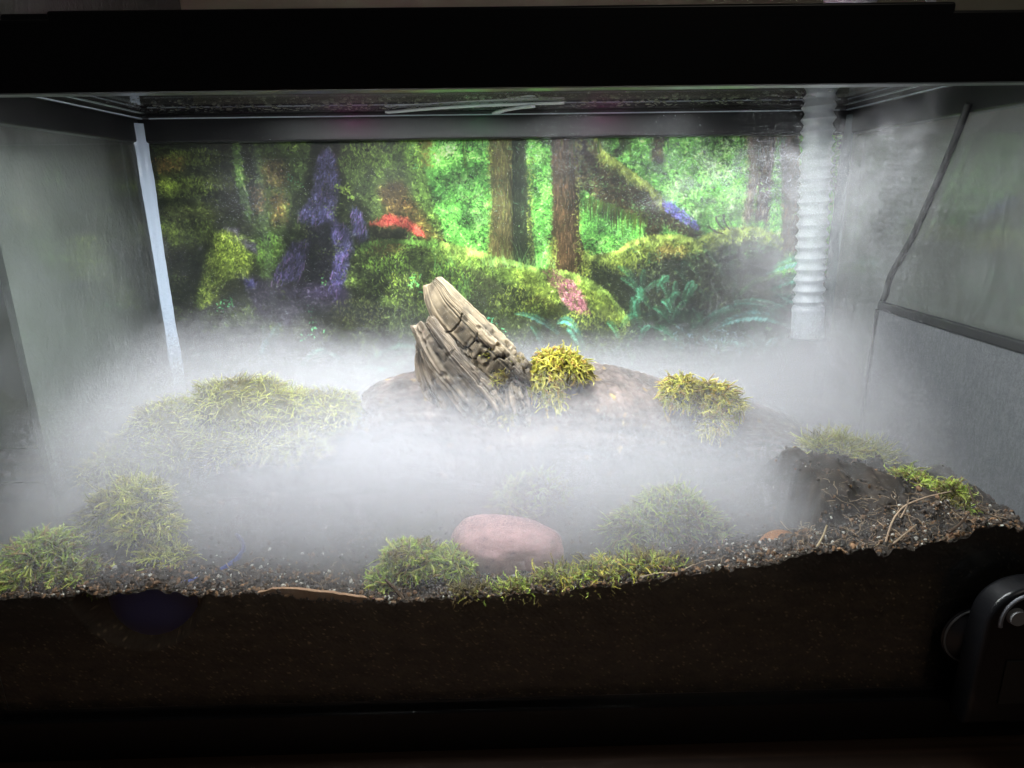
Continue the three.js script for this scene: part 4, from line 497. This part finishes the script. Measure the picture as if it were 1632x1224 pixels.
// ---------------------------------------------------------------- blue pot, twigs, bark strip, leaf
{
  const prof = [[0.0005, 0], [0.016, 0.0005], [0.024, 0.006], [0.0285, 0.016], [0.030, 0.028], [0.0302, 0.034], [0.0285, 0.034], [0.027, 0.026], [0.022, 0.009], [0.014, 0.004], [0.0005, 0.0035]].map(([x, y]) => new THREE.Vector2(x, y));
  const glaze = phys({ color: rgb(0.011, 0.03, 0.22), roughness: 0.5, clearcoat: 0.2, clearcoatRoughness: 0.3 });
  const pot = mesh('blue_bowl', new THREE.LatheGeometry(new THREE.SplineCurve(prof).getPoints(60), 64), glaze);
  pot.scale.setScalar(1.42); pot.position.set(-0.2125, 0.0580, -0.0475); pot.rotation.set(-0.06, 0, -0.02);
  tag(pot, 'dark blue glazed bowl half buried in the soil against the front glass', 'bowl');
  const stick = (name, label, cat, pts, r0, r1, c, group) => {
    const cu = new THREE.CatmullRomCurve3(pts.map((p) => V(...p))), g = new THREE.TubeGeometry(cu, 40, 1, 7), p = g.attributes.position, q = V(0, 0, 0);
    for (let i = 0; i < p.count; i++) { const s = Math.floor(i / 8) / 40, ce = cu.getPointAt(s); q.fromBufferAttribute(p, i).sub(ce); q.multiplyScalar(lerp(r0, r1, s) * (1 + 0.3 * n3(i * 0.37, s * 9, r0 * 999))); p.setXYZ(i, ce.x + q.x, ce.y + q.y, ce.z + q.z); }
    g.computeVertexNormals();
    return tag(mesh(name, g, std({ color: rgb(...c), roughness: 0.85 })), label, cat, group);
  };
  stick('twig', 'dark broken twig standing up from the soil left of the bright green moss', 'twig', [[-0.0545, 0.098, -0.004], [-0.060, 0.106, -0.005], [-0.066, 0.1125, -0.006]], 0.0014, 0.0007, [0.09, 0.055, 0.03]);
  stick('twig', 'thin tan twig lying along the soil edge below the bright green moss', 'twig', [[-0.088, 0.1035, -0.003], [-0.070, 0.1000, -0.003], [-0.057, 0.0985, -0.003], [-0.043, 0.0965, -0.003]], 0.0006, 0.0004, [0.4, 0.28, 0.17]);
  stick('twig', 'short dark stick poking up beside the bark strip', 'twig', [[-0.168, 0.106, -0.005], [-0.164, 0.113, -0.006]], 0.0009, 0.0006, [0.05, 0.03, 0.02]);
  stick('twig', 'pale tan stem leaning at the left foot of the dark soil mound', 'twig', [[0.1915, 0.1265, -0.006], [0.196, 0.134, -0.008], [0.1985, 0.140, -0.010]], 0.0007, 0.0005, [0.42, 0.32, 0.2]);
  stick('dry_straw', 'long bent dry stem arching over the dark soil on the right', 'stem', [[0.233, 0.130, -0.006], [0.238, 0.142, -0.010], [0.247, 0.1475, -0.016], [0.262, 0.150, -0.022], [0.285, 0.1505, -0.03]], 0.0006, 0.0004, [0.36, 0.25, 0.17]);
  stick('dry_straw', 'short straight dry stem lying in the bark bits at right', 'stem', [[0.234, 0.1275, -0.004], [0.242, 0.133, -0.006], [0.252, 0.1395, -0.009]], 0.0007, 0.0004, [0.34, 0.24, 0.16]);
  stick('dry_straw', 'forked upright dry stem beside the long bent one', 'stem', [[0.243, 0.143, -0.011], [0.246, 0.149, -0.012], [0.2475, 0.154, -0.013]], 0.0005, 0.0003, [0.36, 0.25, 0.17]);
  stick('dry_straw', 'curved dry stem lying near the right glass wall', 'stem', [[0.283, 0.161, -0.014], [0.287, 0.152, -0.012], [0.294, 0.1455, -0.009], [0.304, 0.143, -0.007]], 0.0006, 0.0004, [0.3, 0.22, 0.15]);
  stick('twig', 'dark short twig crossing the bark bits at the right', 'twig', [[0.268, 0.1365, -0.004], [0.2745, 0.1405, -0.005], [0.280, 0.148, -0.006]], 0.0011, 0.0006, [0.06, 0.035, 0.02]);
  stick('dry_straw', 'fine tan fibre on the soil edge right of the low moss', 'stem', [[0.086, 0.112, -0.003], [0.098, 0.1145, -0.003], [0.108, 0.1145, -0.003], [0.118, 0.119, -0.004]], 0.0004, 0.0003, [0.42, 0.32, 0.22]);
  // long strip of bark pressed against the glass
  const pos = [], idx = [], n = 60; for (let i = 0; i <= n; i++) { const s = i / n, x = lerp(-0.141, -0.052, s), y = table([[0, 0.1075], [0.2, 0.108], [0.5, 0.1045], [0.85, 0.099], [1, 0.0965]], s), w = 0.0042 * (1 - s) ** 0.6 * smooth(0, 0.12, s) + 0.0007, j = 0.0006 * n3(s * 30, 1, 1); for (const [a, b] of [[1, 0], [1, -0.0022], [-1, -0.0022], [-1, 0]]) pos.push(x, y + a * w * (a > 0 ? 0.55 : 1) + j, -0.002 + b + 0.0003 * n3(s * 60, a, b)); }
  for (let i = 0; i < n; i++) for (let k = 0; k < 4; k++) { const a = i * 4 + k, b = i * 4 + (k + 1) % 4; idx.push(a, b, a + 4, b, b + 4, a + 4); } idx.push(0, 2, 1, 0, 3, 2);
  tag(mesh('bark_strip', geoOf(pos, idx).toNonIndexed(), std({ color: rgb(0.24, 0.14, 0.08), roughness: 0.85, flatShading: true })), 'long thin brown bark strip lying along the soil edge at the glass', 'bark');
  const ls = new THREE.PlaneGeometry(0.024, 0.012, 12, 6), lp = ls.attributes.position; for (let i = 0; i < lp.count; i++) { const x = lp.getX(i), y = lp.getY(i), k = Math.sqrt(Math.max(0, 1 - (x / 0.012) ** 2)); lp.setXYZ(i, x, 0.0015 * Math.cos(x * 200) + 0.002 * (y / 0.006) ** 2, y * k); } ls.computeVertexNormals();
  const lf = tag(mesh('dry_leaf', ls, phys({ color: rgb(0.45, 0.2, 0.08), roughness: 0.9, transmission: 0.25, thickness: 0, side: THREE.DoubleSide })), 'curled orange brown dry leaf in the mist left of the dark soil mound', 'leaf'); lf.position.set(0.178, 0.1185, -0.030); lf.rotation.set(0.25, 0.2, 0.25);
}

// ---------------------------------------------------------------- corrugated hose
{
  const hoseMat = phys({ color: rgb(0.82, 0.85, 0.9), roughness: 0.3, transmission: 0.6, thickness: 0, ior: 1.45, clearcoat: 0.7, clearcoatRoughness: 0.2 });
  const hose = thing('corrugated_hose', 'white translucent corrugated fogger hose hanging from the lid in the back right corner', 'hose', [0.2815, 0.405, -0.262]); hose.rotation.z = 0.055;
  const at = (l) => l.map(([x, y]) => new THREE.Vector2(x, y - 0.405)), p = [], pitch = 0.0098; for (let y = 0.229; y < 0.43; y += pitch) { p.push([0.0112, y + 0.0004], [0.0122, y + pitch * 0.22], [0.0140, y + pitch * 0.46], [0.0142, y + pitch * 0.5], [0.0140, y + pitch * 0.54], [0.0122, y + pitch * 0.78]); }
  mesh('corrugation', new THREE.LatheGeometry(at(p), 48), hoseMat, hose);
  const c = [[0.0128, 0.199], [0.0143, 0.199], [0.0145, 0.2005], [0.0139, 0.222], [0.0143, 0.2235], [0.0143, 0.2265], [0.0130, 0.2290], [0.0112, 0.2296]];
  mesh('cuff', new THREE.LatheGeometry(at(c), 48), hoseMat, hose);
  mesh('funnel', new THREE.LatheGeometry(at([[0.0135, 0.425], [0.0135, 0.455], [0.018, 0.472], [0.026, 0.50], [0.026, 0.53]]), 48).translate(0.016, 0, 0.012), whitePlastic, hose);
}

// ---------------------------------------------------------------- heating pad with its cable on the outside of the right pane
{
  const pad = thing('heating_pad', 'grey heating pad with black top border and cord, on the right glass wall', 'heating pad', [CX + HW - 0.0045, 0, 0]);
  mesh('pad', box(0.002, 0.2, 0.187, 0, 0.138, -0.0965), std({ color: rgb(0.13, 0.134, 0.145), roughness: 0.75, map: (() => { const a = tiled(41, 120), b = tiled(42, 300); const t = noiseTexture(512, 512, (u, v) => 0.55 + 0.45 * a(u, v * 0.3) * b(u, v * 0.6) + 0.3 * b(u, v)); t.repeat.set(1.2, 1.2); return t; })() }), pad);
  mesh('border', mergeGeometries([box(0.0045, 0.007, 0.190, -0.0003, 0.2405, -0.0965, 0.0012), box(0.0045, 0.196, 0.004, -0.0003, 0.139, -0.1925, 0.0012)]), std({ color: rgb(0.02, 0.02, 0.022), roughness: 0.5 }), pad);
  const cu = new THREE.CatmullRomCurve3([V(0.002, 0.236, -0.192), V(0.002, 0.242, -0.193), V(0.002, 0.249, -0.1895), V(0.0015, 0.263, -0.186), V(0.0015, 0.2948, -0.1655), V(0.0015, 0.3324, -0.1465), V(0.0015, 0.352, -0.1375), V(0.0015, 0.386, -0.124)]);
  mesh('cord', new THREE.TubeGeometry(cu, 90, 0.0024, 8), std({ color: rgb(0.012, 0.012, 0.012), roughness: 0.6 }), pad);
}

// ---------------------------------------------------------------- black probe thermometer with suction cup on the front glass
{
  const t = thing('dial_thermometer', 'black plastic thermometer on a suction cup at the lower right of the front glass', 'thermometer', [0.3005, 0.0735, 0.0052]);
  const s = new THREE.Shape(); s.moveTo(-0.021, -0.045); s.lineTo(-0.0195, 0.020); s.bezierCurveTo(-0.019, 0.034, -0.008, 0.0415, 0.006, 0.0415); s.bezierCurveTo(0.020, 0.0415, 0.032, 0.034, 0.032, 0.020); s.lineTo(0.032, -0.045); s.closePath();
  mesh('body', new THREE.ExtrudeGeometry(s, { depth: 0.010, bevelEnabled: true, bevelThickness: 0.003, bevelSize: 0.003, bevelSegments: 5, curveSegments: 24 }).translate(0, 0, 0.008), std({ color: rgb(0.012, 0.012, 0.014), roughness: 0.28 }), t);
  mesh('highlight_arc', new THREE.TorusGeometry(0.0165, 0.0013, 8, 40, Math.PI * 0.9).rotateZ(0.55).translate(0.001, 0.0235, 0.021), std({ color: rgb(0.35, 0.36, 0.4), roughness: 0.3 }), t);  // pale arc painted as the highlight on the black body
  mesh('screw', new THREE.CylinderGeometry(0.0045, 0.0052, 0.003, 32).rotateX(Math.PI / 2).translate(-0.0075, 0.0265, 0.0225), std({ color: rgb(0.42, 0.42, 0.43), roughness: 0.45 }), t);
  mesh('display', box(0.034, 0.030, 0.0015, 0.010, -0.018, 0.0212, 0.0006), std({ color: rgb(0.035, 0.035, 0.034), roughness: 0.35 }), t);
  const cup = [[0.0005, 0.007], [0.008, 0.0068], [0.014, 0.0045], [0.0185, 0.0012], [0.0195, 0.0004]];
  mesh('suction_cup', new THREE.LatheGeometry(cup.map(([x, y]) => new THREE.Vector2(x, y)), 48).rotateX(Math.PI / 2).translate(-0.0125, -0.001, 0.0), phys({ color: rgb(0.05, 0.05, 0.055), roughness: 0.2, clearcoat: 0.5 }), t);
  mesh('cup_ring', new THREE.TorusGeometry(0.0182, 0.0006, 8, 60).translate(-0.0125, -0.001, 0.0018), std({ color: rgb(0.3, 0.3, 0.31), roughness: 0.3 }), t);
}

// ---------------------------------------------------------------- the mist: real droplets, thickest in a layer over the soil
{
  const r = rng(404), wisps = [], airy = [];
  const flake = (pos, d, size) => { const u = V(r() * 2 - 1, r() * 2 - 1, r() * 2 - 1).normalize(), w = V(r() * 2 - 1, r() * 2 - 1, r() * 2 - 1).cross(u).normalize(), s = size * (0.8 + 0.4 * r()); for (let k = 0; k < 3; k++) { const a = k * 2.0944, c = Math.cos(a) * s, q = Math.sin(a) * s; pos.push(d.x + u.x * c + w.x * q, d.y + u.y * c + w.y * q, d.z + u.z * c + w.z * q); } };
  const puffGeo = (n, size) => { const pos = []; for (let i = 0; i < n; i++) { let d; do { d = V(r() * 2 - 1, r() * 2 - 1, r() * 2 - 1); } while (d.lengthSq() > 1); d.multiplyScalar(0.35 + 0.65 * d.length()); flake(pos, d, size); } return geoOf(pos); };
  const loose = puffGeo(5600, 0.0048), thin = puffGeo(300, 0.016);
  const op = 0.28, FL = 0.00017, CELL = 0.0062, LEVELS = 14, STEP = 1.7, perM = CELL ** 3 / (1.33 * FL * FL * 0.5 * op);
  // one small parcel of air per level of density, filled with flakes of water (a little ragged at its sides)
  const parcels = Array.from({ length: LEVELS }, (_, k) => { const pos = []; for (let i = 0; i < Math.round((k + 1) * STEP * perM); i++) { const t = () => (r() - 0.5) * CELL + (r() - 0.5) * CELL * 0.5; flake(pos, V(t(), t(), t()), FL); } return geoOf(pos); });
  const topAt = (x, z) => lerp(0.168, 0.187, smooth(-0.10, -0.22, z)) + (0.034 * smooth(0.20, 0.30, x) + 0.02 * smooth(-0.12, -0.26, x)) * smooth(-0.03, -0.10, z) - 0.010 * smooth(-0.05, -0.01, z) + 0.009 * gauss(x, z, -0.03, -0.09, 0.14, 0.04) + 0.008 * fbm(x * 7, 2, z * 7, 2) - 0.045 * gauss(x, z, 0.265, -0.03, 0.075, 0.065);
  const sigma = (x, y, z) => { const t = topAt(x, z); let s = (16.5 + 6 * smooth(0.2, 0.08, Math.abs(x + 0.03)) * smooth(-0.05, -0.09, z)) * smooth(t + 0.040, t - 0.044, y) * clamp(1 + 0.16 * fbm(x * 9, y * 16, z * 9, 2), 0.5, 1.5) * lerp(0.5, 1, smooth(-0.01, -0.06, z)); return s; };
  const cells = parcels.map(() => []), off = CELL * 0.75;
  for (let z = -off - 0.0002; z > BACK + off; z -= CELL) for (let x = CX - HW + off; x < CX + HW - off; x += CELL) for (let y = soilHeight(x, z) + CELL * 0.3; y < 0.30; y += CELL) { const k = Math.floor(sigma(x, y, z) / STEP + r()) - 1; if (k >= 0) cells[Math.min(LEVELS - 1, k)].push([x, y, z, 1]); }
  // thin veil through the whole tank, heavier to the right: wide, loose puffs
  for (let i = 0; i < 700; i++) { const x = (r() - 0.5) * 0.54, y = 0.2 + 0.155 * r(), z = -0.042 - r() * 0.2; if (r() < 0.03 + 0.97 * smooth(0.12, 0.25, x)) airy.push([x, y, z, 1]); }
  for (let i = 0; i < 26; i++) airy.push([0.245 + 0.03 * r(), 0.31 + 0.045 * r(), -0.045 - 0.19 * r(), 0.9]);
  // curling wisps under the lid by the right wall
  for (let c = 0; c < 44; c++) { let x = 0.19 + 0.1 * r(), y = 0.30 + 0.085 * r(), z = -0.05 - 0.17 * r(), a = r() * 6.3, b = (r() - 0.5) * 1.5; for (let k = 0; k < 60; k++) { if (x > 0.24 || y < 0.36) wisps.push([clamp(x, 0.1, 0.304), clamp(y, 0.2, 0.398), clamp(z, -0.275, -0.008), 0.5 + 0.4 * r()]); x += Math.cos(a) * 0.0016; y += Math.sin(a) * 0.0018 + 0.0003; z += b * 0.001; a += n3(c * 3.1, k * 0.09, 2) * 0.35; } }
  const water = new THREE.MeshLambertMaterial({ color: rgb(0.74, 0.725, 0.76), transparent: true, opacity: op, side: THREE.DoubleSide });
  const cloud = new THREE.Group(); cloud.name = 'mist'; cloud.userData.kind = 'stuff'; scene.add(cloud);
  const place = (name, geo, list, size, square) => {
    if (!list.length) return;
    const mist = new THREE.InstancedMesh(geo, water, list.length), m4 = new THREE.Matrix4(), q = new THREE.Quaternion();
    list.forEach(([x, y, z, k], i) => { if (square) q.setFromAxisAngle([V(1, 0, 0), V(0, 1, 0), V(0, 0, 1)][Math.floor(r() * 3)], Math.floor(r() * 4) * Math.PI / 2); else q.set(r() - 0.5, r() - 0.5, r() - 0.5, r() - 0.5).normalize(); const s = size * k; m4.compose(V(x, y, z), q, V(s, s, s)); mist.setMatrixAt(i, m4); });
    mist.name = name; mist.userData.kind = 'stuff'; cloud.add(mist);
  };
  cells.forEach((list, k) => place('mist_layer', parcels[k], list, 1, true)); place('mist_veil', loose, airy, 0.038); place('mist_wisp', thin, wisps, 0.0085);
}
renderer.render(scene, camera);
